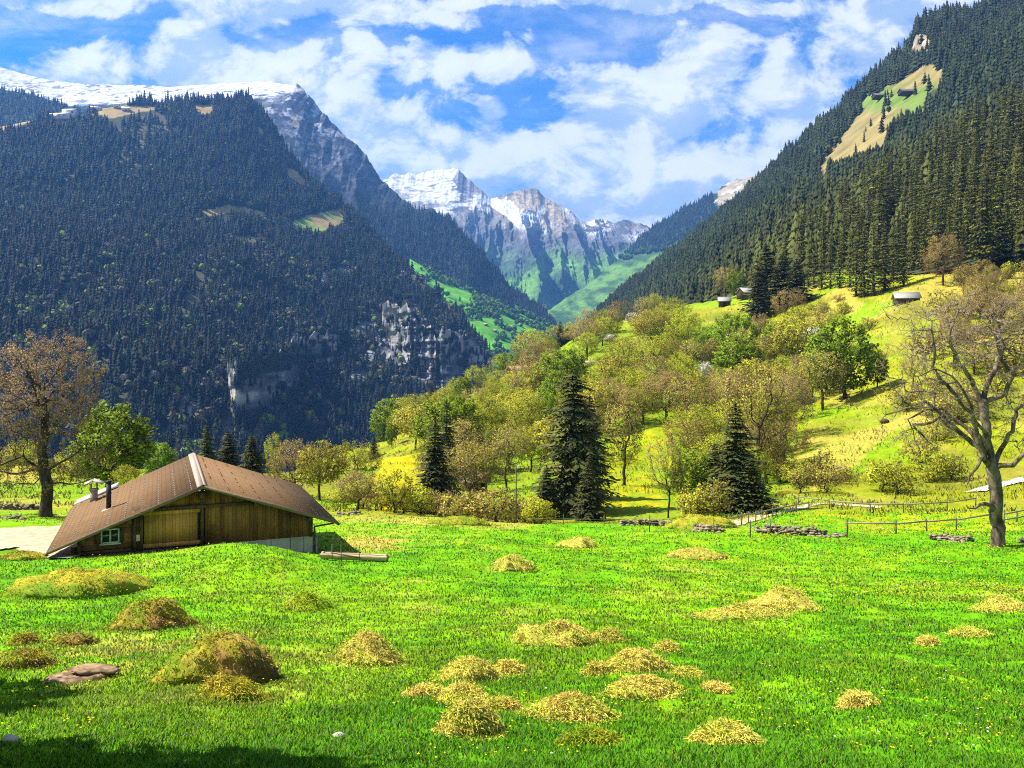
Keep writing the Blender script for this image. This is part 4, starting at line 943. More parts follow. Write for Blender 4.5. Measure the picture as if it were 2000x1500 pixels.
# trees out of frame on the left whose shade lies on the grass at the bottom of the picture
for (x, y, s, k) in ((-14.8, 13.0, 1.0, 0), (-11.4, 7.6, 1.25, 1), (-10.2, 6.6, 1.7, 1)):
    t, c, h, r = PRO['green'][k]
    plant('leafy_tree', t, c, (x, y, float(gz(x, y)) - .1), s, x, 'leafy tree just beyond the left edge whose shade falls on the near grass', 'tree', 'trees shading the near grass')

# --- individually described trees: kind, px of the foot, py of the foot (or None), distance, top py, crown width px
HERO = [
 ('green',215,935,96,785,165,'leafy_tree','round fresh green tree behind the brown budding tree and the barn chimney'),
 ('green',312,925,125,862,70,'leafy_tree','small bright green tree just left of the barn ridge'),
 ('yellow',248,940,90,905,60,'leafy_tree','low yellow green bush right behind the barn roof, left of the ridge'),
 ('brown',575,945,108,852,98,'budding_tree','upright brown budding tree right of the dark conifers behind the barn'),
 ('bronze',626,952,104,862,108,'budding_tree','bronze budding tree rising behind the right slope of the barn roof'),
 ('yellow',690,952,112,858,112,'budding_tree','rounded yellow green tree behind the barn eave, left of the flower field'),
 ('brown',697,990,84,915,92,'budding_tree','small rounded brown tree standing right of the barn eave'),
 ('yellow',536,940,112,842,48,'leafy_tree','narrow olive green tree directly right of the dark spruces behind the barn'),
 ('bare',990,965,122,832,88,'bare_tree','brown bare tree with fanning boughs left of the tallest spruce'),
 ('bare',1218,950,118,768,95,'bare_tree','dark limbed bare tree just right of the tallest spruce'),
 ('bare',1305,1006,86,852,78,'bare_tree','slim small bare tree in front of the bright yellow field'),
 ('bare',1482,962,112,700,140,'bare_tree','tall spreading bare tree behind the dark spruce near the path'),
 ('green',1650,788,182,618,142,'leafy_tree','full fresh green tree at the upper edge of the bare right slope'),
 ('green',1713,770,186,680,50,'leafy_tree','slim darker green tree beside the full green tree on the right slope'),
 ('brown',1538,640,322,565,72,'budding_tree','round brown tree in front of the dark conifer clump on the hill'),
 ('brown',1484,672,300,610,48,'budding_tree','small round brown tree left below the dark conifer clump'),
 ('brown',1418,588,452,520,50,'budding_tree','pinkish brown round tree behind the two grey roofed huts'),
 ('green',1440,590,447,530,40,'leafy_tree','light green round tree between the two grey roofed huts'),
 ('brown',1842,560,305,458,88,'bare_tree','round brown bare tree uphill right of the dark wooden hut'),
 ('yellow',1278,712,290,602,92,'leafy_tree','broad yellow green tree on the knoll crest below the huts'),
 ('blossom',1377,752,235,708,40,'blossoming_tree','white blossoming tree above the tall spreading bare tree'),
 ('blossom',1586,690,262,640,42,'blossoming_tree','white blossoming tree left of the full green tree on the slope'),
 ('blossom',1190,682,345,652,30,'blossoming_tree','small white blossoming tree near the top of the wooded knoll'),
 ('blossom',1152,735,300,706,26,'blossoming_tree','small white blossoming tree just above the tip of the tallest spruce'),
 ('blossom',1232,645,400,610,26,'blossoming_tree','faint white blossoming tree on the skyline of the wooded knoll'),
 ('green',1075,872,190,772,40,'leafy_tree','narrow bright green tree close left of the tallest spruce'),
 ('yellow',935,765,310,712,62,'leafy_tree','bright yellow green shrub on the crest beside the grey cliff'),
 ('green',905,785,300,735,44,'leafy_tree','green bush on the crest just below the grey cliff'),
 ('yellow',775,858,240,800,36,'leafy_tree','light yellow green tree at the left end of the wooded knoll'),
 ('green',764,872,220,815,26,'leafy_tree','small pale green tree at the foot of the dark forested mountain'),
 ('green',1000,715,400,690,62,'leafy_tree','green rounded copse tree on the knoll skyline above the valley'),
 ('brown',1120,690,400,645,60,'budding_tree','brown round tree on the knoll skyline right of the dark firs'),
]
SPRUCES = [
 (1120,1012,96,722,122,0,'tall_spruce','tallest dark spruce with drooping boughs, middle of the meadow edge'),
 (1152,1006,106,768,74,1,'spruce','dark spruce half hidden behind the right side of the tallest spruce'),
 (1152,1014,88,885,66,2,'spruce','short young spruce at the right foot of the tallest spruce'),
 (1068,1016,92,905,60,2,'spruce','short dark spruce at the left foot of the tallest spruce'),
 (850,1004,92,818,96,1,'spruce','dark leaning spruce with drooping boughs at the left meadow edge'),
 (872,985,112,782,58,0,'spruce','slender spruce standing behind the leaning spruce at the left meadow edge'),
 (1437,1004,84,785,116,0,'spruce','dark pointed spruce beside the path and the fence corner'),
 (1396,1004,88,862,80,2,'spruce','low dark spruce left of the pointed spruce beside the path'),
 (1464,1006,82,890,96,1,'spruce','low bushy olive spruce right of the pointed spruce beside the path'),
 (404,950,112,826,52,0,'spruce','dark spruce tip rising right of the barn ridge, first of three'),
 (446,950,114,840,74,1,'spruce','broad dark spruce behind the barn roof, between two others'),
 (492,950,110,846,64,2,'spruce','dark spruce behind the barn roof beside the narrow olive green tree'),
 (967,838,220,780,26,0,'spruce','small dark pointed spruce alone in the middle of the knoll'),
 (989,842,222,792,18,1,'spruce','thin dark spruce close right of the small pointed spruce on the knoll'),
 (925,880,180,812,46,1,'spruce','olive dark spruce among light trees left of the small pointed spruce'),
 (842,830,300,752,34,0,'spruce','dark spruce on the left edge of the knoll against the dark mountain'),
 (1094,690,420,626,24,0,'spruce','dark fir on the skyline at the end of the valley, taller of two'),
 (1108,690,425,640,26,1,'spruce','dark fir on the skyline at the end of the valley, broader of two'),
 (1572,800,190,752,34,2,'spruce','little dark spruce at the left foot of the full green tree'),
 (730,905,200,850,24,0,'spruce','thin dark spruce above the flower field, left end of the knoll'),
 (1497,600,360,476,78,0,'spruce','tall dark conifer at the left of the clump beside the huts'),
 (1528,610,352,496,74,1,'spruce','broad dark conifer in the middle of the clump beside the huts'),
 (1556,608,345,506,64,2,'spruce','dark conifer at the right of the clump beside the huts'),
 (1480,640,345,516,52,1,'spruce','dark conifer at the lower left of the clump beside the huts'),
]
qh = np.random.default_rng(99)
for (kind, px, py, Y, top, wpx, name, label) in HERO:
    lst = PRO[kind]; t, c, h, r = lst[qh.integers(0, len(lst))]; p = gpt(px, Y); base_py = HZ - p.z / Y * F
    hh = max((base_py - top) / F * Y, 2.0); s = hh / h; sx = wpx / F * Y / (2 * r * 1.06)
    plant(name, t, c, (p.x, p.y, p.z - .15), s, qh.uniform(0, 6), label, 'tree', None, sx); TREES.append((px, (top + base_py) / 2, wpx / 2, Y))
for (px, py, Y, top, wpx, k, name, label) in SPRUCES:
    p = gpt(px, Y); base_py = HZ - p.z / Y * F; hh = max((base_py - top) / F * Y, 3); t, c = SPR[k]
    sx = wpx / F * Y / (2 * (3.6 + .5 * k) * .80)
    if hh > 15 and Y < 120:   # close spruces get boughs of their own
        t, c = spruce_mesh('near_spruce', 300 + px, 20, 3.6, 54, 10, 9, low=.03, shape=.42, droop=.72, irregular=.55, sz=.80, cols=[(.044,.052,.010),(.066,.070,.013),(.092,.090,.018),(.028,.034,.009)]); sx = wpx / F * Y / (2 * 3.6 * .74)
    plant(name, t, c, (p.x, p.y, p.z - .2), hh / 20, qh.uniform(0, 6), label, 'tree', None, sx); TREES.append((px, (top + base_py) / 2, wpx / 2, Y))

# --- the mixed spring wood on the knoll
LAND = [('the tallest spruce',1120,870),('the leaning spruce',855,920),('the pointed spruce beside the path',1437,900),('the tall spreading bare tree',1482,800),('the full green tree',1650,700),
        ('the white blossoming tree',1377,730),('the two grey roofed huts',1430,582),('the small pointed spruce',967,808),('the grey cliff',880,700),('the utility pole',1008,975),('the bright yellow field',1240,940),
        ('the flower field',785,935),('the broad yellow green tree',1278,650),('the brown tree by the conifer clump',1538,605),('the narrow bright green tree',1075,820),('the dark limbed bare tree',1218,850),('the dark firs on the skyline',1100,660)]
WORDS = {'yellow':('yellow green','budding tree'),'brown':('brown','budding tree'),'bare':('greyish brown','bare tree'),'green':('fresh green','leafy tree'),'bronze':('bronze','budding tree'),'blossom':('white','blossoming tree'),
         'bush_yellow':('yellow green','bush'),'bush_brown':('brown','bush')}
USED = {}
def describe(kind, px, py, size):
    col, noun = WORDS[kind]; ds = sorted(LAND, key=lambda l: (l[1] - px) ** 2 + ((l[2] - py) * 1.2) ** 2)
    def rel(l):
        dx, dy = px - l[1], py - l[2]
        if abs(dx) > 1.6 * abs(dy): return 'right of' if dx > 0 else 'left of'
        if abs(dy) > 1.6 * abs(dx): return 'below' if dy > 0 else 'above'
        return ('lower ' if dy > 0 else 'upper ') + ('right of' if dx > 0 else 'left of')
    cands = ['%s %s %s %s' % (col, noun, rel(ds[0]), ds[0][0]), '%s %s %s %s' % (size + ' ' + col, noun, rel(ds[0]), ds[0][0]),
             '%s %s between %s and %s' % (col, noun, ds[0][0][4:], ds[1][0][4:]), '%s %s %s, %s %s' % (size + ' ' + col, noun, rel(ds[0]) + ' ' + ds[0][0], rel(ds[1]), ds[1][0])]
    for c in cands:
        if c not in USED and len(c.split()) <= 16: USED[c] = 1; return c, None
    c = '%s %s amid the mixed spring trees by %s' % (col, noun, ds[0][0]); return c, '%ss near %s' % (noun, ds[0][0])
WOOD = [(745,880),(800,830),(850,800),(930,770),(1000,738),(1060,690),(1120,672),(1200,645),(1300,622),(1360,625),(1450,660),(1500,690),(1590,690),(1620,790),(1560,860),(1520,960),(1480,995),(1150,1014),(1000,1012),(860,1000),(800,960),(760,960)]
HOLES = [[(730,895),(840,888),(838,1000),(730,1000)], [(1170,850),(1345,835),(1345,1000),(1170,1000)], [(640,890),(735,890),(735,1010),(640,1010)], [(905,782),(1000,745),(1010,752),(915,800)], [(1325,590),(1490,570),(1495,700),(1340,705)], [(1540,660),(1600,640),(1640,700),(1600,790),(1540,700)]]
def wood():
    q = np.random.default_rng(123); done = 0; tries = 0; placed = []
    while done < 152 and tries < 16000:
        tries += 1; px = q.uniform(735, 1625); Y = math.exp(q.uniform(math.log(88), math.log(430))); p = gpt(px, Y); _, py = proj(np.array(p)); py = float(py)
        if not inpoly(np.array(px), np.array(py), WOOD): continue
        if any(inpoly(np.array(px), np.array(py + 4), h) for h in HOLES): continue
        if Y < 135 and 960 < px < 1360: continue
        hh = q.uniform(7.0, 12.5) * (.85 if Y < 130 else 1.1) * (1.2 if Y > 230 else 1); wpx = hh * .72 / Y * F
        mind = .42 * wpx
        if any((px - a) ** 2 + ((py - b) * 1.5) ** 2 < (mind + .42 * w) ** 2 * .40 for a, b, w in placed): continue
        if any(abs(px - a) < w * .75 + (14 if w < 22 else 0) and Y < yy + 2 and abs(py - hh / Y * F * .5 - b) < 45 + (10 if w < 22 else 0) for a, b, w, yy in TREES if w > 11): continue
        r = q.random(); west = px < 1000
        kind = 'yellow' if r < .44 else 'brown' if r < .56 else 'bare' if r < .76 else 'bronze' if r < .89 else 'green'
        lst = PRO[kind]; t, c, h, rr = lst[q.integers(0, len(lst))]; s = hh / h
        size = 'small' if wpx < 34 else 'large' if wpx > 62 else 'middle sized'
        lab, grp = describe(kind, px, py - hh / Y * F * .55, size)
        plant({'yellow':'budding_tree','brown':'budding_tree','bare':'bare_tree','bronze':'budding_tree','green':'leafy_tree'}[kind], t, c, (p.x, p.y, p.z - .2), s, q.uniform(0, 6), lab, 'tree', grp, s * q.uniform(1.0, 1.35))
        placed.append((px, py, wpx)); done += 1
wood()
def bushes():
    q = np.random.default_rng(321)
    spots = [(q.uniform(640, 830), q.uniform(76, 92)) for _ in range(9)] + [(q.uniform(840, 1060), q.uniform(72, 92)) for _ in range(13)] + [(q.uniform(1330, 1400), q.uniform(78, 90)) for _ in range(3)] + [(q.uniform(1560, 1880), q.uniform(96, 112)) for _ in range(16)]
    spots += [(q.uniform(1480, 1760), q.uniform(225, 330)) for _ in range(34)] + [(q.uniform(1780, 2060), q.uniform(190, 300)) for _ in range(34)] + [(q.uniform(1500, 1560), q.uniform(105, 150)) for _ in range(6)] + [(q.uniform(1760, 2080), q.uniform(112, 170)) for _ in range(22)]
    spots += [(q.uniform(-40, 250), q.uniform(125, 170)) for _ in range(12)]
    for px, Y in spots:
        right = px > 1760 and Y > 115
        kind = 'bush_brown' if q.random() < (.7 if right else .42) else 'bush_yellow'; lst = PRO[kind]; t, c, h, r = lst[q.integers(0, len(lst))]; p = gpt(px, Y); _, py = proj(np.array(p))
        if px > 1540 and 110 < Y < 190 and not right: continue
        if 1700 < px < 1840 and Y > 195: continue
        s = q.uniform(.7, 1.25) * (1.0 if Y < 150 else 1.5) * (1.5 if right and q.random() < .5 else 1)
        lab, grp = describe(kind, px, float(py), 'small' if s < .9 else 'large' if s > 1.3 else 'middle sized')
        if px > 1700: lab, grp = ('%s shrub in the thicket on the hillside behind the gnarled leafless tree' % WORDS[kind][0]), 'shrubs in the right hillside thicket'
        elif px < 300: lab, grp = ('%s shrub on the meadow edge behind the brown budding tree' % WORDS[kind][0]), 'shrubs behind the gravel yard'
        plant('shrub', t, c, (p.x, p.y, p.z - .1), s, q.uniform(0, 6), lab, 'shrub', grp, s * q.uniform(.9, 1.4))
bushes()
def thicket():
    q = np.random.default_rng(77)
    for k in range(30):
        px, Y = q.uniform(1760, 2090), q.uniform(170, 300)
        if px < 1850 and Y > 205: px += 130
        p = gpt(px, Y); t, c, h, r = PRO[('bare', 'brown')[k % 3 == 0]][k % 2]; s = q.uniform(.8, 1.35)
        plant('bare_tree', t, c, (p.x, p.y, p.z - .2), s, q.uniform(0, 6), 'brown bare tree in the thicket on the hillside behind the gnarled leafless tree', 'tree', 'bare trees in the right hillside thicket', s * 1.2)
thicket()

# --- the conifer forest on the right mountain: the nearest as single trees, the rest as one mass
def right_forest():
    p, px, py, v = L_right.sample(34000)
    keep = (px > 1100) & (px < 2260) & (py > -160); nn = fbm(px / 40, py / 30, 3, 140)
    rx, ry = rag(px, py); odd = rng.random(len(px)) < .010
    for c in CLEAR_R: keep &= odd | ~(inpoly(rx, ry - 2, c) | inpoly(rx, ry - 7, c) | inpoly(rx, ry - 13, c) | inpoly(rx, ry - 19, c))
    keep &= ~((track(p + 500) > .84) & (p[:, 1] > 700) & (rng.random(len(px)) < .75)); keep &= gz0(p[:, 0], p[:, 1]) < p[:, 2] + 4
    p, px, py, v = p[keep], px[keep], py[keep], v[keep]; N = len(p); h = rng.uniform(9, 25, N) * (.65 + .75 * fbm(px / 19, py / 15, 3, 141)) * np.where(p[:, 1] < 620, 1.0 + .6 * sst(px, 1480, 1780), 1.0)
    near = p[:, 1] < 680; d = np.where(near)[0]
    # thin the near band so that trees stand apart
    take = []; cell = set()
    for i in d[np.argsort(p[d, 1])]:
        k = (int(p[i, 0] // 9), int(p[i, 1] // 9))
        if k in cell: continue
        cell.add(k); take.append(i)
    vis = [i for i in take if px[i] < 2060]; sz = h / p[:, 1]; big = sorted(vis, key=lambda i: -sz[i])[:230]; bs = set(big)
    for j, i in enumerate(big):
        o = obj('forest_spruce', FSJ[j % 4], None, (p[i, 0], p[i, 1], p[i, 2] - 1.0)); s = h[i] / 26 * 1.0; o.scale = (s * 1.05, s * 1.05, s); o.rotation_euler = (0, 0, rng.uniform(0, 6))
        if px[i] < 1600: z = 'olive green spruce in the forest directly behind the conifer clump and huts'
        elif px[i] < 1790: z = 'olive green spruce in the sunlit forest above the dark wooden hut'
        else: z = 'olive green spruce in the sunlit forest uphill right of the dark wooden hut'
        tag(o, z, 'tree', z.replace('spruce', 'spruces'))
    rest = np.array([i for i in range(N) if (i not in bs) and (not near[i] or (i in set(take)))]) if N < 1 else np.array([i for i in np.concatenate([np.where(~near)[0], np.array(take)]) if i not in bs])
    p, px, py, h = p[rest], px[rest], py[rest], h[rest]; n = len(p)
    dec = rng.random(n) < .045; which = np.where(dec, 4, rng.choice(4, n)); yel = sst(p[:, 1], 900, 480)[:, None]  # nearer trees get a brighter, yellower colour that paints the tier as sunlit
    col = (np.array((.022, .032, .011)) * (1 - yel) + np.array((.060, .066, .011)) * yel) * rng.uniform(.5, 1.5, (n, 1)) * (.6 + .9 * fbm(px / 34, py / 24, 3, 145))[:, None]; col = np.where(dec[:, None], np.array((.07, .075, .02)), col)
    h = np.where(dec, h * .6, h); scatter('right_forest', p - np.array((0, 0, .5)), h, h * rng.uniform(.75, 1.0, n), col, FT, which, dict(label='dense dark conifer forest covering the right mountain', cat='forest'))
right_forest()
# forest edge: a row of tall spruces standing on the upper rim of the pasture
def forest_edge():
    q = np.random.default_rng(44)
    for k, (px, Y, h) in enumerate([(1672,322,25),(1688,318,29),(1706,314,30),(1728,320,27),(1745,330,22),(1640,345,22),(1622,352,24),(1605,360,20),(1660,340,24),(1765,318,24),(1800,345,26),(1820,350,28),(1868,350,29),(1890,345,31),(1912,350,30),(1935,345,32),(1958,348,31),(1985,340,33),(2015,342,32),(2045,335,30),(1590,372,18),(1580,380,20),(1855,362,27),(1925,360,29),(1942,322,21),(1962,318,24),(1978,314,19),(1996,318,26),(2012,312,22),(2030,316,25),(2052,312,24),(1988,304,15),(2020,300,17)]):
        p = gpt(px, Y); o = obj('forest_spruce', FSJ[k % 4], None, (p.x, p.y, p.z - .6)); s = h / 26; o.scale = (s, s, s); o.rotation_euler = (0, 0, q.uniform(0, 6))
        z = 'tall spruce at the lower forest edge left above the dark wooden hut' if px < 1775 else 'tall spruce at the forest edge behind the round brown bare tree uphill'
        tag(o, z, 'tree', z.replace('spruce', 'spruces'))
forest_edge()
# ------------------------------------------------------------------ the barn
def barn():
    ang = math.atan2(5.5, 13.3); org = Vector((-15.58, 43.0, -6.80)); root = empty('wooden_barn', (org.x, org.y, -10.1), ang)
    tag(root, 'low brown wooden barn with a wide shingled gable roof and concrete foot, in the meadow', 'barn')
    zb = 3.30                                    # ridge above the local origin
    XL, XR, ZL, ZR, LEN = -6.95, 6.78, zb - 2.72, zb - 2.34, 14.4
    wl, wr, y0, y1 = -5.75, 5.55, .85, 13.6      # walls
    def roofz(x): return zb + (ZL - zb) * x / XL if x < 0 else zb + (ZR - zb) * x / XR
    roofm, N, b = mat_base('roof_shingle')
    co = N.n('ShaderNodeTexCoord').outputs['Object']; sp = N.n('ShaderNodeSeparateXYZ'); N.put(sp.inputs[0], co)
    b.inputs['Specular IOR Level'].default_value = .08
    br = N.n('ShaderNodeTexBrick'); N.put(br.inputs['Vector'], N.xyz(sp.outputs[1], sp.outputs[0], 0.0)); br.inputs['Scale'].default_value = 1.0
    br.inputs['Brick Width'].default_value = .36; br.inputs['Row Height'].default_value = .24; br.inputs['Mortar Size'].default_value = .018; br.inputs['Bias'].default_value = 0
    br.inputs[1].default_value = (.145, .086, .040, 1); br.inputs[2].default_value = (.168, .101, .048, 1); br.inputs[3].default_value = (.124, .073, .034, 1)
    nz = N.noise(co, 1.3, 6, .65); sp2 = N.noise(co, 9, 3, .6)
    c = N.mix(N.m('MULTIPLY', N.sstep(nz, .35, .75), .35), br.outputs[0], (.23, .125, .055, 1)); c = N.mix(N.m('MULTIPLY', N.sstep(sp2, .62, .72), .45), c, (.075, .045, .03, 1))
    N.put(b.inputs['Base Color'], c); bump(N, b, N.m('SUBTRACT', N.m('MULTIPLY', sp2, .3), br.outputs['Fac']), .6, .03)
    capm = mat_noise('ridge_metal', (.30, .22, .165), (.37, .28, .21), 3, .55, (1, 1, 1), 0)
    edge = mat_noise('barge_board', (.13, .085, .05), (.20, .14, .085), 3, .8, (1, 1, 8), .005)
    dark = mat_noise('dark_timber', (.045, .026, .013), (.13, .078, .034), 4, .8, (6, 6, .8), .01)
    planks = mat_planks('wall_planks', (.125, .050, .012), (.40, .185, .038), (.065, .028, .010), .21)
    logs = mat_planks('log_wall', (.13, .058, .02), (.28, .13, .045), (.08, .04, .018), .26, 'Z')
    doorm = mat_planks('door_planks', (.36, .17, .028), (.62, .33, .065), (.20, .10, .025), .16)
    conc = mat_noise('concrete', (.33, .33, .19), (.44, .435, .27), 1.6, .9, (1, 1, .6), .01)
    T = .11
    for nm, xe, ze in (('roof_slope', XL, ZL), ('roof_slope', XR, ZR)):
        m = MB(); a, bx = (xe, 0.0) if xe < 0 else (0.0, xe); za, zz = roofz(a), roofz(bx)
        sk = .0 if xe < 0 else .0; ya, yb = 0.0, LEN if xe > 0 else LEN - .9
        ye1 = (12.6 if xe < 0 else 13.6)
        V = []
        for dz in (-T, 0):
            for (xx, zv) in ((a, za), (bx, zz)): pass
        e_len = ye1; r_len = LEN
        lens = (e_len, r_len) if xe < 0 else (r_len, e_len)
        for dz in (-T, 0):
            V += [(a, 0, za + dz), (bx, 0, zz + dz), (a, lens[0], za + dz), (bx, lens[1], zz + dz)]
        m.hexa(V); rs = m.build(nm, roofm, root)
        # raised snow hooks in rows, part of the slope
        s = MB(); q = random.Random(4); nrow = 9; sg = -1 if xe < 0 else 1
        for i in range(nrow):
            x = xe * (i + .7) / nrow
            for j in range(19 if xe < 0 else 26):
                y = .25 + (lens[0] - .6) * (j + .5 * (i % 2)) / (19 if xe < 0 else 26); z = roofz(x); 
                if xe > 0 and q.random() < .5: continue
                s.hexa([(x - .05, y - .04, z - .01), (x + .05, y - .04, z - .01), (x - .05, y + .04, z - .01), (x + .05, y + .04, z - .01), (x - .02, y - .03, z + .035), (x + .02, y - .03, z + .05), (x - .02, y + .03, z + .035), (x + .02, y + .03, z + .05)])
        v0 = np.concatenate(m.v); v1 = np.concatenate(s.v); f0 = np.array(m.f[4]); f1 = np.array(s.f[4]) + len(v0)   # the hooks are the shingles' own pattern
        rs.data = mesh(nm, np.concatenate([v0, v1]), [f0, f1], [roofm, capm if xe < 0 else dark], mi=[0, 1])
        # barge board along the gable, eave board
        g = MB(); g.hexa([(a, -.05, za - T - .04), (bx, -.05, zz - T - .04), (a, -.004, za - T - .04), (bx, -.004, zz - T - .04), (a, -.05, za + .02), (bx, -.05, zz + .02), (a, -.004, za + .02), (bx, -.004, zz + .02)]); g.build('barge_board', edge, root)
        g = MB(); xo = xe + (-.03 if xe < 0 else .03); g.tube((xo, 0, ze - .14), (xo, ye1, ze - .14), .075, None, 8); g.build('gutter', dark, root)
    rc = MB(); w = .30; V = []
    for dz in (.012, .05):
        for y in (-.06, LEN + .02): V += [(-w, y, roofz(-w) + dz), (0, y, zb + dz + .03)]
    rc.add([V[0], V[1], V[2], V[3], V[4], V[5], V[6], V[7]], [(0,2,3,1),(4,5,7,6),(0,1,5,4),(2,6,7,3),(0,4,6,2),(1,3,7,5)])
    V = []
    for dz in (.012, .05):
        for y in (-.06, LEN + .02): V += [(0, y, zb + dz + .03), (w * .6, y, roofz(w * .6) + dz)]
    rc.hexa(V); rc.build('ridge_cap', capm, root)
    # walls: the front is panelled in vertical boards right of the door, logs left of it
    zt = T + .03; xd0, xd1 = -2.95, -.05
    def front(name, xa, xb, zlo, mat, yy=y0, th=.16, parent=root, topcut=None):
        n = max(1, int((xb - xa) / .7)); m = MB()
        for i in range(n):
            a = xa + (xb - xa) * i / n; b_ = xa + (xb - xa) * (i + 1) / n; za, zz = roofz(a) - zt, roofz(b_) - zt
            if a < 0 < b_: za = zz = min(za, zz)
            if topcut: za = min(za, topcut); zz = min(zz, topcut)
            m.hexa([(a, yy, zlo), (b_, yy, zlo), (a, yy + th, zlo), (b_, yy + th, zlo), (a, yy, za), (b_, yy, zz), (a, yy + th, za), (b_, yy + th, zz)])
        return m.build(name, mat, parent)
    front('log_wall', wl, -3.3, .10, logs); front('plank_wall', 0.12, wr, .12, planks)
    front('gable_wall', xd0 - .35, .12, 2.05, planks, y0 + .002)
    fb2 = MB(); fb2.box(wl, wr, y1 - .16, y1, -.8, .9); fb2.box(wl, wl + .16, y0 + .16, y1 - .16, -.8, roofz(wl) - zt); fb2.box(wr - .16, wr, y0 + .16, y1 - .16, .12, roofz(wr) - zt); fb2.build('side_wall', planks, root)
    fo = MB(); fo.box(.12, wr + .02, y0 - .03, y0 + .4, -1.6, .12); fo.box(wr - .38, wr + .02, y0 + .4, y1, -1.6, .118); fo.box(wl + .3, .12, y0 + .1, y0 + .4, -1.2, .095)
    f = fo.build('concrete_foundation', conc, root)
    jt = MB()
    for x in (2.3, 3.4, 4.4, 5.1): jt.box(x, x + .025, y0 - .034, y0 - .02, -1.4, .1)
    jt.build('joint', dark, f)
    # sliding door, its frame and track beam
    door = MB(); door.box(xd0 + .2, xd1 - .2, y0 - .06, y0 + .02, .42, 1.82); d = door.build('sliding_door', doorm, root)
    rl = MB(); rl.box(xd0 + .06, xd1 - .06, y0 - .10, y0 + .03, .20, .40); rl.box(xd0 + .06, xd1 - .06, y0 - .10, y0 + .03, 1.83, 2.02); rl.build('door_rail', doorm, d)
    for x in (xd0 - .33, xd0 - .02, xd1 - .05, wl):
        po = MB(); po.box(x, x + .17, y0 - .12, y0 + .1, .1, min(roofz(x), roofz(x + .17)) - zt - .02); po.build('post', dark, root)
    po = MB(); po.box(xd0 - .155, xd0 - .025, y0 - .07, y0 + .1, .1, 1.9); po.build('door_jamb', dark, root)
    po = MB(); po.box(wr - .16, wr + .03, y0 - .10, y0 + .1, .12, roofz(wr + .03) - zt - .02); po.build('corner_post', dark, root)
    bm_ = MB(); bm_.box(-2.3, 2.6, y0 - .16, y0 - .004, 2.05, 2.2); bm_.box(wl + .1, xd0 - .4, y0 - .07, y0 - .004, .10, .26); bm_.box(-.16, .16, y0 - .2, y0 - .01, 2.5, 2.85); bm_.build('beam', dark, root)
    for x in (wl + .3, -3.4, 2.6, wr - .2):
        pu = MB(); pu.box(x - .1, x + .1, .12, y0 + .15, roofz(x) - T - .26, roofz(x) - T - .03); pu.build('purlin_end', dark, root)
    # notched log ends at the left corner
    le = MB()
    for k in range(3): le.box(wl - .28, wl - .002, y0 + .01, y0 + .15, .14 + k * .12 + .30 * 0, .24 + k * .12)
    le.build('log_end', dark, root)
    sl = MB(); sl.box(wl - .02, .12, y0 - .04, y0 + .09, -1.2, .10); sl.build('sill_beam', dark, root)
    # window
    wx0, wx1, wz0, wz1 = -4.72, -3.88, .58, 1.30; yy = y0 - .05
    whit = mat_noise('window_paint', (.42, .46, .34), (.52, .56, .42), 3, .6, (1, 1, 1), 0)
    fr = MB(); t = .07
    fr.box(wx0, wx0 + t, yy, yy + .08, wz0, wz1); fr.box(wx1 - t, wx1, yy, yy + .08, wz0, wz1); fr.box(wx0 + t, wx1 - t, yy, yy + .08, wz0, wz0 + t); fr.box(wx0 + t, wx1 - t, yy, yy + .08, wz1 - t, wz1)
    mx = (wx0 + wx1) / 2; fr.box(mx - .05, mx + .05, yy - .01, yy + .07, wz0 + t, wz1 - t)
    win = fr.build('window', whit, root)
    bk = MB(); bk.box(-3.299, .119, y0 + .12, y0 + .2, .1, 2.3); bk.build('inner_wall', dark, root)
    gl, N, b = mat_base('window_glass'); b.inputs['Base Color'].default_value = (.018, .03, .02, 1); b.inputs['Roughness'].default_value = .08; b.inputs['Specular IOR Level'].default_value = .5
    for a, c in ((wx0 + t, mx - .05), (mx + .05, wx1 - t)):
        g = MB(); g.box(a, c, yy + .04, yy + .055, wz0 + t, wz1 - t); g.build('pane', gl, win)
        g = MB(); g.box(a, c, yy + .02, yy + .038, (wz0 + wz1) / 2 + .02, (wz0 + wz1) / 2 + .045); g.build('glazing_bar', whit, win)
    g = MB(); g.box(wx0 - .06, wx1 + .06, yy - .05, yy + .06, wz0 - .07, wz0 - .003); g.build('sill', whit, win)
    for a, c in ((wx0 - .26, wx0 - .02), (wx1 + .02, wx1 + .2)):
        g = MB(); g.box(a, c, y0 - .04, y0 - .003, wz0, wz1); g.build('shutter', dark, win)
    pb = MB(); pb.box(xd0 - .17, xd0 - .0, y0 - .15, y0 - .075, .60, .92); pb.build('meter_box', mat_noise('cream_paint', (.45, .38, .22), (.55, .47, .28), 4, .6, (1, 1, 1), 0), root, .01)
    # right corner: downpipe and the slanted pipe to the eave
    dp = MB(); zr = roofz(wr); dp.tube((wr + .12, y0 - .02, -1.5), (wr + .12, y0 - .02, .62), .05, None, 8); dp.tube((wr + .12, y0 - .02, .62), (XR - .12, .55, ZR - .18), .045, None, 8); dp.build('downpipe', dark, root)
    dp = MB(); dp.tube((wr + .26, y0 + .15, -1.5), (wr + .26, y0 + .15, -.05), .05, None, 8); dp.build('standpipe', mat_noise('grey_pipe', (.3, .3, .28), (.4, .4, .37), 4, .5, (1, 1, 1), 0), root)
    # stovepipe
    x, y = -4.6, 5.6; sv = MB(); sv.tube((x, y, roofz(x) - .2), (x, y, roofz(x) + 1.42), .13, None, 14); sv.tube((x, y, roofz(x) + 1.42), (x, y, roofz(x) + 1.52), .16, .16, 14)
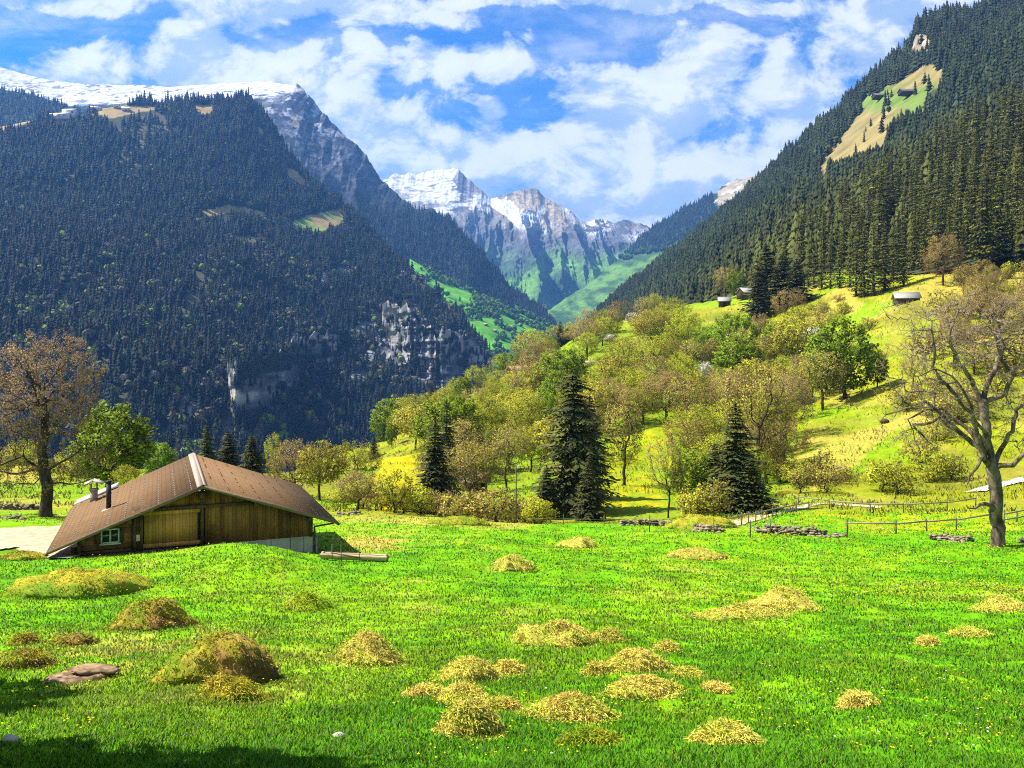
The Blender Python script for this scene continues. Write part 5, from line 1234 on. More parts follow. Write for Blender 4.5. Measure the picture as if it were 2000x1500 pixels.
    st = sv.build('stovepipe', mat_noise('soot_steel', (.012, .010, .008), (.035, .026, .02), 4, .6, (1, 1, 1), 0), root)
    fl = MB(); fl.hexa([(x - .35, y - .28, roofz(x - .35) + .004), (x + .25, y - .28, roofz(x + .25) + .004), (x - .35, y + .28, roofz(x - .35) + .004), (x + .25, y + .28, roofz(x + .25) + .004), (x - .33, y - .26, roofz(x - .33) + .03), (x + .23, y - .26, roofz(x + .23) + .03), (x - .33, y + .26, roofz(x - .33) + .03), (x + .23, y + .26, roofz(x + .23) + .03)]); fl.build('flashing', capm, st)
    # masonry chimney with a pitched lid, at the back of the left slope
    x, y = -5.7, 11.5; z = roofz(x); pl = mat_noise('chimney_plaster', (.20, .15, .11), (.40, .35, .29), 3, .9, (1, 1, 1), .01); ch = MB(); ch.box(x - .2, x + .2, y - .2, y + .2, z - .4, z + .62); ch.box(x - .25, x + .25, y - .25, y + .25, z + .62, z + .71)
    c_ = ch.build('chimney', pl, root)
    lg = MB()
    for sx in (-.16, .16):
        for sy in (-.16, .16): lg.box(x + sx - .04, x + sx + .04, y + sy - .04, y + sy + .04, z + .71, z + 1.0)
    lg.build('leg', pl, c_)
    ld = MB()
    for sg in (-1, 1):
        V = []
        for dz in (0, .06):
            for yv in (y - .5, y + .5): V += [(x, yv, z + 1.2 + dz), (x + sg * .52, yv, z + .98 + dz)] if sg > 0 else [(x - .52, yv, z + .98 + dz), (x, yv, z + 1.2 + dz)]
        ld.hexa(V)
    ld.build('chimney_lid', mat_noise('lid_sheet', (.26, .245, .19), (.36, .34, .27), 3, .5, (1, 1, 1), 0), c_)
    # pale sheet-metal lean-to roof behind the left slope
    an = MB(); V = []
    for dz in (0, .09): V += [(-6.9, 12.75, .62 + dz), (-4.5, 12.75, 1.50 + dz + .1), (-6.9, 15.6, .45 + dz), (-4.5, 15.6, 1.33 + dz + .1)]
    an.hexa(V); an.build('lean_to_roof', mat_noise('pale_sheet', (.50, .50, .52), (.62, .62, .64), 2, .5, (1, 1, 1), 0), root)
    an = MB(); an.box(-6.2, -3.3, 13.62, 15.3, -1.0, .55); an.build('lean_to_wall', planks, root)
barn()

# ------------------------------------------------------------------ small buildings
def hut(name, px, Y, w, d, hw, hr, rz, label, cat='hut', roofc=((.20, .19, .17), (.30, .29, .26)), wallc=((.035, .022, .014), (.085, .055, .032)), sink=.5, base=None, eave=.5):
    p = Vector(base) if base is not None else gpt(px, Y); r = empty(name, (p.x, p.y, p.z - sink), rz); tag(r, label, cat)
    key = 'wall' + str(wallc); M.setdefault(key, mat_noise('timber', wallc[0], wallc[1], 1.5, .85, (3, 3, 14), .02)); kr = 'roof' + str(roofc); M.setdefault(kr, mat_noise('slate', roofc[0], roofc[1], 2.0, .6, (1, 6, 6), .02))
    x, y = w / 2, d / 2; m = MB(); m.add([(-x,-y,0),(x,-y,0),(x,y,0),(-x,y,0),(-x,-y,hw),(x,-y,hw),(x,y,hw),(-x,y,hw),(-x,0,hw+hr),(x,0,hw+hr)], [(0,1,5,4),(2,3,7,6),(1,2,6,9,5),(3,0,4,8,7),(0,3,2,1)]); m.build('wall', M[key], r)
    e = eave; s = hr / y; t = .16; rf = MB()
    for sg in (-1, 1):
        V = []
        for dz in (.02, t):
            lo = [(-x - e, sg * (y + e), hw - s * e + dz), (x + e, sg * (y + e), hw - s * e + dz)]; hi = [(-x - e, 0, hw + hr + dz), (x + e, 0, hw + hr + dz)]; V += lo + hi if sg < 0 else hi + lo
        rf.hexa(V)
    rf.build('roof', M[kr], r)
    M.setdefault('hole', mat_noise('dark_opening', (.006, .005, .004), (.012, .01, .008), 2, .7, (1, 1, 1), 0))
    do = MB(); do.box(-w * .12, w * .12, -y - .03, -y - .004, sink * .8, min(hw * .8, sink + 2.0)); do.build('door', M['hole'], r)
    wn = MB(); wn.box(w * .25, w * .38, -y - .03, -y - .004, hw * .55, hw * .8); wn.build('window', M['hole'], r)
    return r
hut('mountain_hut', 1770, 286, 7.4, 6.0, 2.9, 1.8, R(-14), 'dark wooden hut with a pale roof below the forest edge')
hut('mountain_hut', 1415, 418, 5.6, 5.5, 2.9, 1.9, R(-12), 'lower of two grey roofed huts on the knoll, in front', sink=.4)
hut('mountain_hut', 1456, 428, 6.2, 6.0, 3.4, 2.2, R(22), 'upper of two grey roofed huts on the knoll, beside the conifer clump', sink=.4)
hut('field_barn', 1012, 338, 8, 5, 1.6, 1.3, R(30), 'low weathered roof half hidden among trees on the knoll', roofc=((.26, .20, .12), (.36, .28, .17)), sink=.6)
hut('field_barn', 925, 118, 3.4, 3.2, 2.2, 1.1, R(10), 'small ochre wooden shed among bushes right of the leaning spruce', roofc=((.20, .14, .06), (.28, .20, .09)), wallc=((.16, .11, .04), (.24, .17, .06)))
def on_loft(L, px, py):
    d = (L.px - px) ** 2 + (L.py - py) ** 2; k = np.unravel_index(d.argmin(), d.shape); return L.W[k]
for px, py, w, lab in ((1722, 190, 26, 'dark farmhouse with a pale roof on the high alp, lower left of two'), (1780, 184, 32, 'long dark farmhouse on the high alp, right of two')):
    hut('farmhouse', 0, 0, w, 11, 5, 4, R(8), lab, 'farmhouse', roofc=((.06, .055, .06), (.10, .095, .10)), base=on_loft(L_right, px, py), sink=2, eave=1)
WALLW = ((.62, .58, .52), (.75, .71, .64)); RF = ((.34, .20, .14), (.45, .30, .22))
for k, (px, py, w, hw, lab) in enumerate([(116, 222, 62, 14, 'wide pale hotel terrace building in the village under the snowfield'), (132, 212, 38, 22, 'tall pale building at the top of the village under the snowfield'), (104, 228, 30, 8, 'low pale house at the front of the village, with reddish roof'),
        (94, 212, 14, 14, 'small narrow pale house left of the village hotel'), (112, 204, 12, 13, 'tiny pale house above the village against the blue ridge'), (228, 210, 22, 10, 'white house on the brown pasture right of the village'), (245, 216, 22, 6, 'low white house at the lower edge of the brown pasture'), (186, 212, 26, 8, 'reddish house at the left end of the brown pasture')]):
    hut('village_house', 0, 0, w, 16, hw, 5, R(-10 + 5 * k), lab, 'house', roofc=RF if k in (2, 7) else WALLW, wallc=WALLW, base=on_loft(L_left, px, py), sink=1, eave=1)
for k, (px, py) in enumerate([(928, 612), (948, 634), (966, 648), (990, 662), (1012, 672), (1030, 664), (978, 626), (1000, 640), (944, 606)]):
    lab = ['brown roofed farmhouse highest on the green valley meadows', 'small farmhouse by the left edge of the valley meadows', 'farmhouse in the middle of the bright valley meadow', 'farmhouse at the lower end of the bright valley meadow', 'pale farmhouse near the bottom of the valley meadows', 'farmhouse beside the dark copse at the valley bottom', 'farmhouse beside the valley road on the meadows', 'farmhouse between two copses on the valley meadows', 'tiny barn near the top of the valley meadows'][k]
    hut('farmhouse', 0, 0, 13, 10, 4, 3, R(20 * k), lab, 'farmhouse', roofc=((.26, .17, .12), (.36, .27, .2)), wallc=((.2, .14, .09), (.4, .33, .25)), base=on_loft(L_val, px, py), sink=1, eave=.8)

# ------------------------------------------------------------------ gravel yard and path
def sheet(name, poly, mat, dz=.05, n=70, wob=.6, lo=None):
    """flat patch following the ground inside a ragged outline given in plan (X, Y)"""
    poly = np.array(poly, float); x0, y0 = poly.min(0) - 1; x1, y1 = poly.max(0) + 1; xs = np.linspace(x0, x1, n); ys = np.linspace(y0, y1, n); X, Y = np.meshgrid(xs, ys)
    jx = X + (fbm(X * .8, Y * .8, 3, 201) - .5) * 2 * wob; jy = Y + (fbm(X * .8 + 9, Y * .8, 3, 202) - .5) * 2 * wob
    k = inpoly(jx, jy, [tuple(p) for p in poly]); V = np.stack([X, Y, gz(X, Y) + dz], -1).reshape(-1, 3); i = np.arange(n * n).reshape(n, n)
    f = np.stack([i[:-1, :-1], i[:-1, 1:], i[1:, 1:], i[1:, :-1]], -1).reshape(-1, 4); kk = (k[:-1, :-1] & k[1:, 1:] & k[:-1, 1:] & k[1:, :-1]).ravel(); f = f[kk]
    u = np.unique(f); rm = np.full(len(V), -1); rm[u] = np.arange(len(u))
    o = obj(name, mesh(name, V[u], [rm[f]], mat, smooth=True)); tag(o, kind='structure'); return o
def plan(px, py, lo=6): Y = Yat(px, py, lo); return ((px - CX) / F * Y, Y)
sheet('gravel_yard', [plan(-200, 1062, 36), plan(-60, 1036, 36), plan(40, 1033, 36), plan(130, 1028, 36), (-24.2, 50), (-21.5, 43.6), (-21.0, 41.4), plan(150, 1092, 36), plan(70, 1092, 36), plan(20, 1075, 36), plan(-60, 1085, 36), plan(-200, 1105, 36)], M['gravel'], .09, 90, .7)
def ribbon(name, pts, w, mat, dz=.06):
    pts = np.array(pts, float); d = np.concatenate([[0], np.cumsum(np.linalg.norm(np.diff(pts, axis=0), axis=1))]); n = max(8, int(d[-1] / .7)); t = np.linspace(0, d[-1], n); x = np.interp(t, d, pts[:, 0]); y = np.interp(t, d, pts[:, 1])
    tx, ty = np.gradient(x), np.gradient(y); l = np.hypot(tx, ty); nx, ny = -ty / l, tx / l; V = []
    ww = w * (.8 + .5 * fbm(t * .4, t * 0, 3, 210)); ks = np.linspace(-.5, .5, 5)
    for k in ks: V.append(np.stack([x + nx * ww * k, y + ny * ww * k, gz(x + nx * ww * k, y + ny * ww * k) + dz], -1))
    V = np.stack(V, 1).reshape(-1, 3); i = (np.arange(n - 1)[:, None] * 5 + np.arange(4)[None]).ravel(); o = obj(name, mesh(name, V, [np.stack([i, i + 1, i + 6, i + 5], -1)], mat, smooth=True)); tag(o, kind='structure')
ribbon('gravel_path', [plan(1425, 1028, 50), plan(1480, 1012, 60), plan(1540, 998, 65), plan(1580, 988, 70), plan(1615, 984, 70), plan(1660, 988, 70), plan(1720, 993, 70)], 1.3, M['gravel'])
M['pale_gravel'] = mat_noise('pale_gravel', (.40, .39, .37), (.55, .54, .52), 2, .95, (1, 1, 1), .02)
ribbon('gravel_road', [plan(1905, 962, 80), plan(1935, 954, 80), plan(1975, 943, 80), plan(2040, 930, 80), plan(2150, 910, 80)], 2.0, M['pale_gravel'], .14)

# ------------------------------------------------------------------ rubble walls, fences, pole, trough
_ico = None
def stone(q, c, s):
    n = 9; V = []; a0 = q.uniform(0, 6)
    for lz, rr in ((-.8, .55), (-.25, 1.0), (.35, .9), (.85, .4)):
        for i in range(7):
            a = a0 + i * 6.283 / 7; k = rr * q.uniform(.78, 1.15); V.append((c[0] + s[0] * k * math.cos(a), c[1] + s[1] * k * math.sin(a), c[2] + s[2] * (lz + q.uniform(-.12, .12))))
    Fs = [(l * 7 + i, l * 7 + (i + 1) % 7, (l + 1) * 7 + (i + 1) % 7, (l + 1) * 7 + i) for l in range(3) for i in range(7)] + [tuple(range(7))[::-1], tuple(range(21, 28))]
    return V, Fs
def rubble(label, pts, h, w, seed, sz=.22, group=None):
    q = np.random.default_rng(seed); m = MB(); pts = [Vector((*p, 0)) for p in pts]
    for a, b in zip(pts[:-1], pts[1:]):
        L = (b - a).length; n = int(L / (sz * .75)) + 1; d = (b - a).normalized(); s = Vector((-d.y, d.x, 0))
        for i in range(n):
            t = (i + q.random()) / n; hh = h * q.uniform(.6, 1.1)
            for k in range(max(1, int(1.35 * hh / (sz * .8)))):
                for r in range(2):
                    p = a.lerp(b, t) + s * q.uniform(-.5, .5) * w * (1 - .5 * k * sz / max(h, .1)); z = float(gz(p.x, p.y)) + k * sz * .8 + q.uniform(0, .06)
                    e = sz * q.uniform(.5, 1.05); m.add(*stone(q, (p.x, p.y, z), (e * q.uniform(.8, 1.3), e * q.uniform(.7, 1.1), e * q.uniform(.4, .62))))
    o = m.build('rubble_wall', M['rubble']); tag(o, label, 'stone wall', group)
rubble('low dry stone wall before the dark spruces, left of the hay heap', [plan(1212, 1027, 55), plan(1250, 1026, 55), plan(1290, 1027, 55)], .42, .5, 1)
rubble('dry stone wall in front of the yellow hay heap by the pointed spruce', [plan(1290, 1029, 55), plan(1340, 1032, 55), plan(1380, 1038, 55), plan(1412, 1040, 55)], .5, .6, 2)
rubble('highest dry stone wall right of the fence corner, running downhill', [plan(1478, 1040, 45), plan(1530, 1043, 45), plan(1580, 1046, 45), plan(1612, 1048, 45)], .55, .7, 3, .2)
rubble('thin tail of rubble stones at the end of the highest wall', [plan(1605, 1050, 45), plan(1650, 1047, 45)], .2, .5, 4, .17)
rubble('heap of mossy stones left of the gnarled leafless tree', [plan(1815, 1054, 40), plan(1850, 1055, 40), plan(1895, 1058, 40)], .36, .8, 5, .17)
rubble('long low stone wall behind the gravel yard at the left edge', [plan(-60, 996, 60), plan(20, 996, 60), plan(80, 996, 60)], .45, .6, 6, .24)
rubble('scatter of dark stones by the grass edge of the gravel yard', [plan(-30, 1012, 50), plan(20, 1013, 50), plan(48, 1015, 50)], .25, .9, 7, .22)
rubble('small pale stone row right of the barn eave', [plan(660, 1006, 58), plan(700, 1005, 58)], .3, .7, 8, .2)
rubble('stones at the foot of the gnarled leafless tree by the right edge', [plan(1990, 1060, 40), plan(2040, 1062, 40)], .3, .6, 9, .18)

M['rail'] = mat_noise('weathered_rail', (.19, .155, .10), (.32, .26, .175), 5, .85, (1, 1, 1), .005)
M['post'] = mat_noise('fence_post', (.06, .045, .03), (.16, .12, .08), 5, .9, (1, 1, .3), .01)
M['wire'] = mat_noise('wire', (.35, .33, .3), (.45, .43, .4), 5, .5, (1, 1, 1), 0)
def fence(label, pts, ph=1.0, rails=(.78,), pw=.10, spacing=3.2, rw=(.05, .11), railmat='rail', seed=0):
    q = random.Random(seed); pts = [Vector((*p, 0)) for p in pts]; r = None; prev = None; k = 0; spots = []
    for a, b in zip(pts[:-1], pts[1:]):
        n = max(1, round((b - a).length / spacing))
        for i in range(n): spots.append(a.lerp(b, i / n))
    spots.append(pts[-1]); c = spots[len(spots) // 2]; r = empty('rail_fence', (c.x, c.y, float(gz(c.x, c.y)))); tag(r, label, 'fence'); o0 = r.location.copy()
    G = [Vector((p.x, p.y, float(gz(p.x, p.y)))) - o0 for p in spots]
    for i, g in enumerate(G):
        m = MB(); h = ph * q.uniform(.9, 1.15); m.tube(g + Vector((0, 0, -.3)), g + Vector((q.uniform(-.05, .05), q.uniform(-.05, .05), h)), pw / 2 * 1.1, pw / 2 * .9, 7); m.build('post', M['post'], r)
        if i:
            for z in rails:
                m = MB(); m.bar(G[i - 1] + Vector((0, -.07, z + q.uniform(-.03, .03))), g + Vector((0, -.07, z + q.uniform(-.03, .03))), rw[0], rw[1]); m.build('rail', M[railmat], r)
fence('single rail fence left of the gnarled leafless tree, in front of the yellow flowers', [plan(1655, 1041, 45), plan(1750, 1043, 45), plan(1868, 1036, 45), plan(1935, 1024, 45)], 1.0, (.74,), .11, 4.0, seed=1)
fence('rail fence running right from behind the gnarled leafless tree', [plan(1960, 1026, 45), plan(2010, 1016, 45), plan(2080, 1006, 45)], 1.0, (.4, .85,), .11, 3.5, seed=2)
fence('rail fence rising from the spruce foot along the gravel path', [plan(1424, 1030, 50), plan(1448, 1026, 50), plan(1488, 1016, 50), plan(1530, 1006, 50), plan(1580, 996, 55)], .95, (.72,), .10, 3.0, seed=3)
fence('rail fence beyond the gravel path under the bare slope', [plan(1560, 986, 70), plan(1620, 994, 70), plan(1700, 1001, 65), plan(1765, 1003, 65), plan(1850, 998, 65), plan(1905, 990, 65)], 1.0, (.8,), .12, 4.5, seed=4)
fence('thin post and wire fence along the far meadow lip before the tallest spruce', [plan(1030, 1024, 55), plan(1100, 1025, 55), plan(1180, 1027, 55), plan(1240, 1030, 55)], .75, (.5,), .06, 3.0, (.008, .008), 'wire', 5)
fence('thin post and wire fence in front of the dry stone walls', [plan(1268, 1040, 50), plan(1395, 1042, 50), plan(1465, 1050, 45), plan(1505, 1046, 45), plan(1655, 1050, 45)], 1.15, (.7,), .08, 4.0, (.008, .008), 'wire', 6)
def pole():
    p = gpt(1008, 70); r = empty('utility_pole', p); tag(r, 'thin dark utility pole at the far meadow edge, left of the tallest spruce', 'pole'); h = (1030 - 918) / F * 70 + .2
    m = MB(); m.tube((0, 0, -.6), (0, 0, h), .075, .055, 10); m.build('shaft', M['post'], r); m = MB(); m.tube((.0, -.05, h - .18), (.22, -.05, h - .14), .022, None, 6); m.tube((.22, -.05, h - .17), (.22, -.05, h - .02), .04, .03, 8); m.build('insulator', M['wire'], r)
pole()
def trough():
    Y = Yat(690, 1097, 38); a = gpt(628, Y + .3); b = gpt(757, Y - .2); L = (b - a).length; r = empty('log_trough', a, math.atan2((b - a).y, (b - a).x)); tag(r, 'long hollowed log water trough on the grass right of the barn', 'trough')
    wood_ = mat_noise('pale_log', (.27, .19, .10), (.42, .33, .20), 3, .85, (.4, 4, 4), .01); slope = (b - a).z / L
    n = 10; V = []; Fs = []; secs = 9; prof = [(math.cos(t) * .19, .21 + math.sin(t) * .19) for t in np.linspace(math.radians(35), math.radians(-215), 12)] + [(math.cos(t) * .135, .245 + math.sin(t) * .135) for t in np.linspace(math.radians(-190), math.radians(10), 9)]
    k = len(prof)
    for i in range(secs):
        x = L * i / (secs - 1)
        for (yy, zz) in prof: V.append((x, yy + .02 * math.sin(i * 1.7), zz + slope * x + .015 * math.sin(i * 2.3)))
    for i in range(secs - 1):
        for j in range(k): Fs.append((i * k + j, i * k + (j + 1) % k, (i + 1) * k + (j + 1) % k, (i + 1) * k + j))
    m = MB(); m.add(V, Fs); lg = m.build('trough_log', wood_, r)
    for x in (.03, L - .12):
        e = MB(); e.tube((x, 0, .21 + slope * x), (x + .1, 0, .21 + slope * x), .17, None, 14); e.build('end_board', wood_, r)
    for x in (.65, 1.1, 2.0): f = MB(); f.tube((x, -.30, -.15 + slope * x), (x, -.30, .82 + slope * x), .022, None, 6); f.build('post', M['post'], r)
    f = MB(); f.bar((.6, -.33, .42 + slope * .6), (2.05, -.33, .22 + slope * 2), .03, .06); f.build('rail', M['post'], r)
trough()
# ------------------------------------------------------------------ mossy mounds in the meadow
MOSS = np.array((.34, .29, .018)); HAY = np.array((.46, .37, .065)); GRN = np.array((.12, .235, .006)); BRN = np.array((.19, .115, .03))
def mound(px, base, w, top, kind, label, seed, ecc=.75, peak=(0, 0), rough=.22):
    """kind: h hay, m moss, d dark earth with shade painted on the right, g green"""
    q = np.random.default_rng(seed); Y = Yat(px, base, 6.5); k = Y / F; a = w / 2 * k; b = a * ecc; p = gpt(px, Y + b * .8); Y2 = p.y
    base_z = p.z; h = max(.06, ((base - top) * k) * (.78 if kind == 'd' else .64) - (gz0(p.x, p.y + b * .3) - gz0(p.x, p.y - b)) * .35)
    nr, na = 26, 64; rr = np.linspace(0, 1.12, nr)[:, None]; aa = np.linspace(0, 2 * math.pi, na, endpoint=False)[None]
    out = 1 + (fbm(np.cos(aa) * 1.6 + seed, np.sin(aa) * 1.6, 3, seed) - .5) * .7
    rn = np.clip(rr, 0, 1); th = rn * math.pi / 2; sx = np.sin(th) + np.maximum(rr - 1, 0); cz = np.cos(th)
    ux = sx * np.cos(aa) * out; uy = sx * np.sin(aa) * out; uz = cz + 0 * aa
    dx = ux - peak[0]; dy = uy - peak[1]; uz = uz * (1 - .5 * np.clip(np.hypot(dx, dy) - .3, 0, 1)) if peak != (0, 0) else uz
    def n3(f, o, sd_): return (fbm(ux * f * a + uz * h * f * .8 + sd_, uy * f * b + 3, o, sd_) + fbm(uy * f * b * 1.1 - ux * f * a * .4 + 9, uz * h * f * 1.2 + ux * f * a * .5 + sd_, o, sd_ + 1)) / 2 - .5
    lump = n3(2.2 / max(a, .3), 4, seed + 2); fine = n3(7.0, 4, seed + 3); k3 = (.85 if kind != 'd' else 1.25) * lump * (rn < 1)
    lx = a * ux * (1 + k3) + fine * .05; ly = b * uy * (1 + k3) + fine * .05; z = h * uz * (1 + 1.2 * k3) + fine * .10 * min(1, h / .3) * (rn < .98) - .09 * sst(rr, .92, 1.12)
    X = p.x + lx; Yv = p.y + ly; Z = gz(X, Yv) + z + .01; lz = z
    V = np.stack([X, Yv, Z], -1); V = V.reshape(-1, 3) - np.array((p.x, p.y, p.z))
    c1 = {'h': HAY, 'm': MOSS, 'd': MOSS * .85, 'g': MOSS * .6 + GRN * .5}[kind]; cn = fbm(lx / .3 + seed + lz / .4, ly / .3 + lz / .35, 4, seed + 5)
    col = lerp(c1, c1 * np.array((.75, .95, .6)), sst(cn, .42, .62)); col = lerp(col, GRN, sst(fbm(lx / .55 + 7 + lz, ly / .55 + seed - lz, 3, seed + 6), .55, .66) * (.2 if kind == 'h' else .55))
    col = lerp(col, BRN, sst(fbm(lx / .22 + 17 + lz / .3, ly / .22 + seed - lz / .3, 3, seed + 7), .60, .70) * (.35 if kind != 'd' else .4))
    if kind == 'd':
        col = lerp(col, HAY * .8, sst(fine, .02, .12) * .6); e = sst(np.cos(aa + .6) * rr + (cn - .5) * .9, .38, .55); col = lerp(col, lerp(np.array((.07, .045, .022)), BRN * 1.6, sst(cn, .42, .58)), e * .85)  # right front coloured darker, painting in the side turned from the sun
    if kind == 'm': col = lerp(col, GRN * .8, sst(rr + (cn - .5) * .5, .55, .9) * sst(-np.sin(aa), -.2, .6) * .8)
    col = lerp(col, GRN * .8, sst(rr + (cn - .5) * .4, .88, 1.04))
    colf = col.reshape(-1, 3); i = (np.arange(nr - 1)[:, None] * na + np.arange(na)[None]); j = (np.arange(nr - 1)[:, None] * na + (np.arange(na)[None] + 1) % na)
    f = np.stack([i, j, j + na, i + na], -1).reshape(-1, 4)
    # shaggy thatch: short blades hanging down the sides
    nb = int(np.clip(2000 * (w / 100) * (60 / max(Y, 8)) ** .7, 500, 8000)) * (.8 if kind == 'd' else 1); nb = int(nb); s_ = q.integers(0, len(V), nb * 2); s_ = s_[(np.repeat(rr, na, 1).ravel()[s_] < 1.02)][:nb]; nb = len(s_)
    nrmv = np.zeros((nr, na, 3)); G = V.reshape(nr, na, 3); t1 = np.gradient(G, axis=0); t2 = np.roll(G, -1, 1) - np.roll(G, 1, 1); nrmv = np.cross(t1, t2); nrmv /= np.linalg.norm(nrmv, axis=-1)[..., None] + 1e-9; nrmv = np.where(nrmv[..., 2:3] < 0, -nrmv, nrmv).reshape(-1, 3)
    o = V[s_] + q.normal(size=(nb, 3)) * np.array((.035, .035, .008)) * (1 + Y / 30); nn_ = nrmv[s_]; down = np.array((0, 0, -1.0)) - nn_ * (-nn_[:, 2:3]); d = down * .7 + q.normal(size=(nb, 3)) * .55; d = d - nn_ * (d * nn_).sum(1)[:, None]; d /= np.linalg.norm(d, axis=1)[:, None] + 1e-6; d = d + nn_ * q.uniform(.05, .75, (nb, 1)); d /= np.linalg.norm(d, axis=1)[:, None]
    loose = q.random(nb) < .13; kk = 1 + q.random((nb, 1)) * .55; o2 = o.copy(); o2[:, :2] *= kk / np.maximum(np.linalg.norm(o2[:, :2] / np.array((a, b)), axis=1)[:, None], .3); o2[:, 2] = gz(o2[:, 0] + p.x, o2[:, 1] + p.y) - p.z + .03; o = np.where(loose[:, None], o2, o)
    L = q.uniform(.025, .085, nb)[:, None] * (1 + Y / 60); sd_ = np.cross(d, q.normal(size=(nb, 3))); sd_ /= np.linalg.norm(sd_, axis=1)[:, None]; wd = .0042 + .00034 * Y
    B = np.stack([o - sd_ * wd, o + sd_ * wd, o + d * L], 1).reshape(-1, 3); bc = np.repeat(np.clip(colf[s_] * q.uniform(.7, 1.45, (nb, 1)) + (HAY * .12 if kind in 'hm' else 0), 0, 1), 3, 0)
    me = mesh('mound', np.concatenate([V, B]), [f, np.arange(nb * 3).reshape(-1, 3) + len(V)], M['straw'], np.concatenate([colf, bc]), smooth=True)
    o_ = obj('grassy_mound', me, None, p); tag(o_, label, 'mound'); return o_
MOUNDS = [
 (155,1170,226,1104,'m','broad yellow mossy mound in front of the barn window end',.8,(0,0)),
 (292,1232,140,1168,'d','mossy clod with a dark earth peak right of the broad mossy mound',.7,(.35,.1)),
 (432,1342,222,1228,'d','largest dark rock clod overgrown with moss, lower left meadow',.75,(.15,.1)),
 (452,1372,108,1320,'m','small rounded moss dome against the front of the largest dark clod',.7,(0,0)),
 (600,1194,92,1155,'g','greenish tuft mound standing alone below the log trough',.7,(-.2,0)),
 (725,1302,118,1232,'h','long tapering straw mound with a rusty top, middle left of the meadow',1.3,(-.35,.4)),
 (915,1332,104,1284,'h','round straw mound above the pair of joined straw tufts',.8,(0,0)),
 (995,1317,52,1290,'h','small straw tuft just right of the round straw mound',.7,(0,0)),
 (830,1364,66,1340,'h','flat pale straw tuft left of the joined straw tufts',.8,(0,0)),
 (905,1378,78,1338,'h','upper of the two joined straw tufts near the bottom centre',.8,(0,0)),
 (918,1440,98,1366,'h','lower and larger of the two joined straw tufts near the bottom centre',.9,(0,.1)),
 (978,1392,60,1368,'h','thin straw tuft on the right of the joined straw tufts',.7,(0,0)),
 (1000,1116,82,1070,'h','steep haystack like mound in the upper middle of the meadow',.75,(-.1,.1)),
 (1127,1070,82,1042,'h','slanted oblong straw mound high in the meadow below the tallest spruce',.7,(.4,.1)),
 (1365,1093,104,1065,'h','flat two humped straw mound below the dry stone walls',.7,(-.2,0)),
 (1525,1190,120,1147,'h','large straw mound with a long pale tail, right middle of the meadow',.8,(.2,.1)),
 (1440,1208,150,1182,'h','long low straw tail running left from the large straw mound',.5,(.3,.1)),
 (1085,1266,140,1216,'h','wide brown speckled straw mound in the centre of the meadow',.7,(0,0)),
 (1187,1254,58,1228,'h','small straw hump touching the right of the wide brown speckled mound',.7,(0,0)),
 (1245,1312,108,1264,'h','smooth domed straw mound right of centre',.75,(0,0)),
 (1167,1318,46,1292,'h','little straw tuft at the left foot of the smooth domed mound',.7,(0,0)),
 (1303,1275,40,1252,'h','small ragged tuft upper right of the smooth domed mound',.7,(0,0)),
 (1252,1366,124,1332,'h','low oblong straw mound below the smooth domed mound',.7,(0,0)),
 (1110,1410,140,1368,'h','wide pale straw mound right of the two joined straw tufts',.7,(-.1,0)),
 (1150,1462,92,1428,'g','faint greenish hump below the wide pale straw mound',.7,(0,0)),
 (1420,1456,104,1412,'h','domed straw mound nearest the bottom edge, right of centre',.75,(0,0)),
 (1675,1384,56,1350,'h','small ragged straw tuft in the right foreground',.7,(.1,0)),
 (1895,1245,62,1228,'h','flat pale disc of straw at the right, beside a smaller pale tuft',.7,(0,0)),
 (1812,1262,32,1242,'h','smallest pale round tuft left of the flat straw disc',.8,(0,0)),
 (1950,1196,84,1164,'h','straw mound with a dark crack by the right edge',.7,(.2,0)),
 (1368,1036,124,996,'m','big yellow hay heap behind the dry stone wall',.7,(-.1,.1)),
 (40,1096,96,1080,'m','low mossy hump at the edge of the gravel yard',.8,(0,0)),
 (905,1026,110,1008,'g','grassy hump on the far meadow lip near the utility pole',.6,(0,0)),
 (1400,1354,42,1338,'h','tiny straw tuft right of the low oblong straw mound',.7,(0,0)),
 (1342,1324,52,1310,'h','tiny flat straw tuft right of the smooth domed mound',.7,(0,0)),
 (48,1260,50,1240,'d','small yellow clod at the left edge below the broad mossy mound',.7,(0,0)),
 (140,1262,70,1242,'d','low dark clod below the broad mossy mound',.7,(0,0)),
 (45,1310,90,1280,'d','dark mossy ridge at the left edge of the lower meadow',.7,(0,0)),
 (690,1056,60,1044,'h','flat dry straw patch in the worn ground right of the barn',.9,(0,0)) ,
]
for k, (px, base, w, top, kind, lab, ecc, peak) in enumerate(MOUNDS[:-1]): mound(px, base, w, top, kind, lab, 400 + k * 3, ecc, peak)
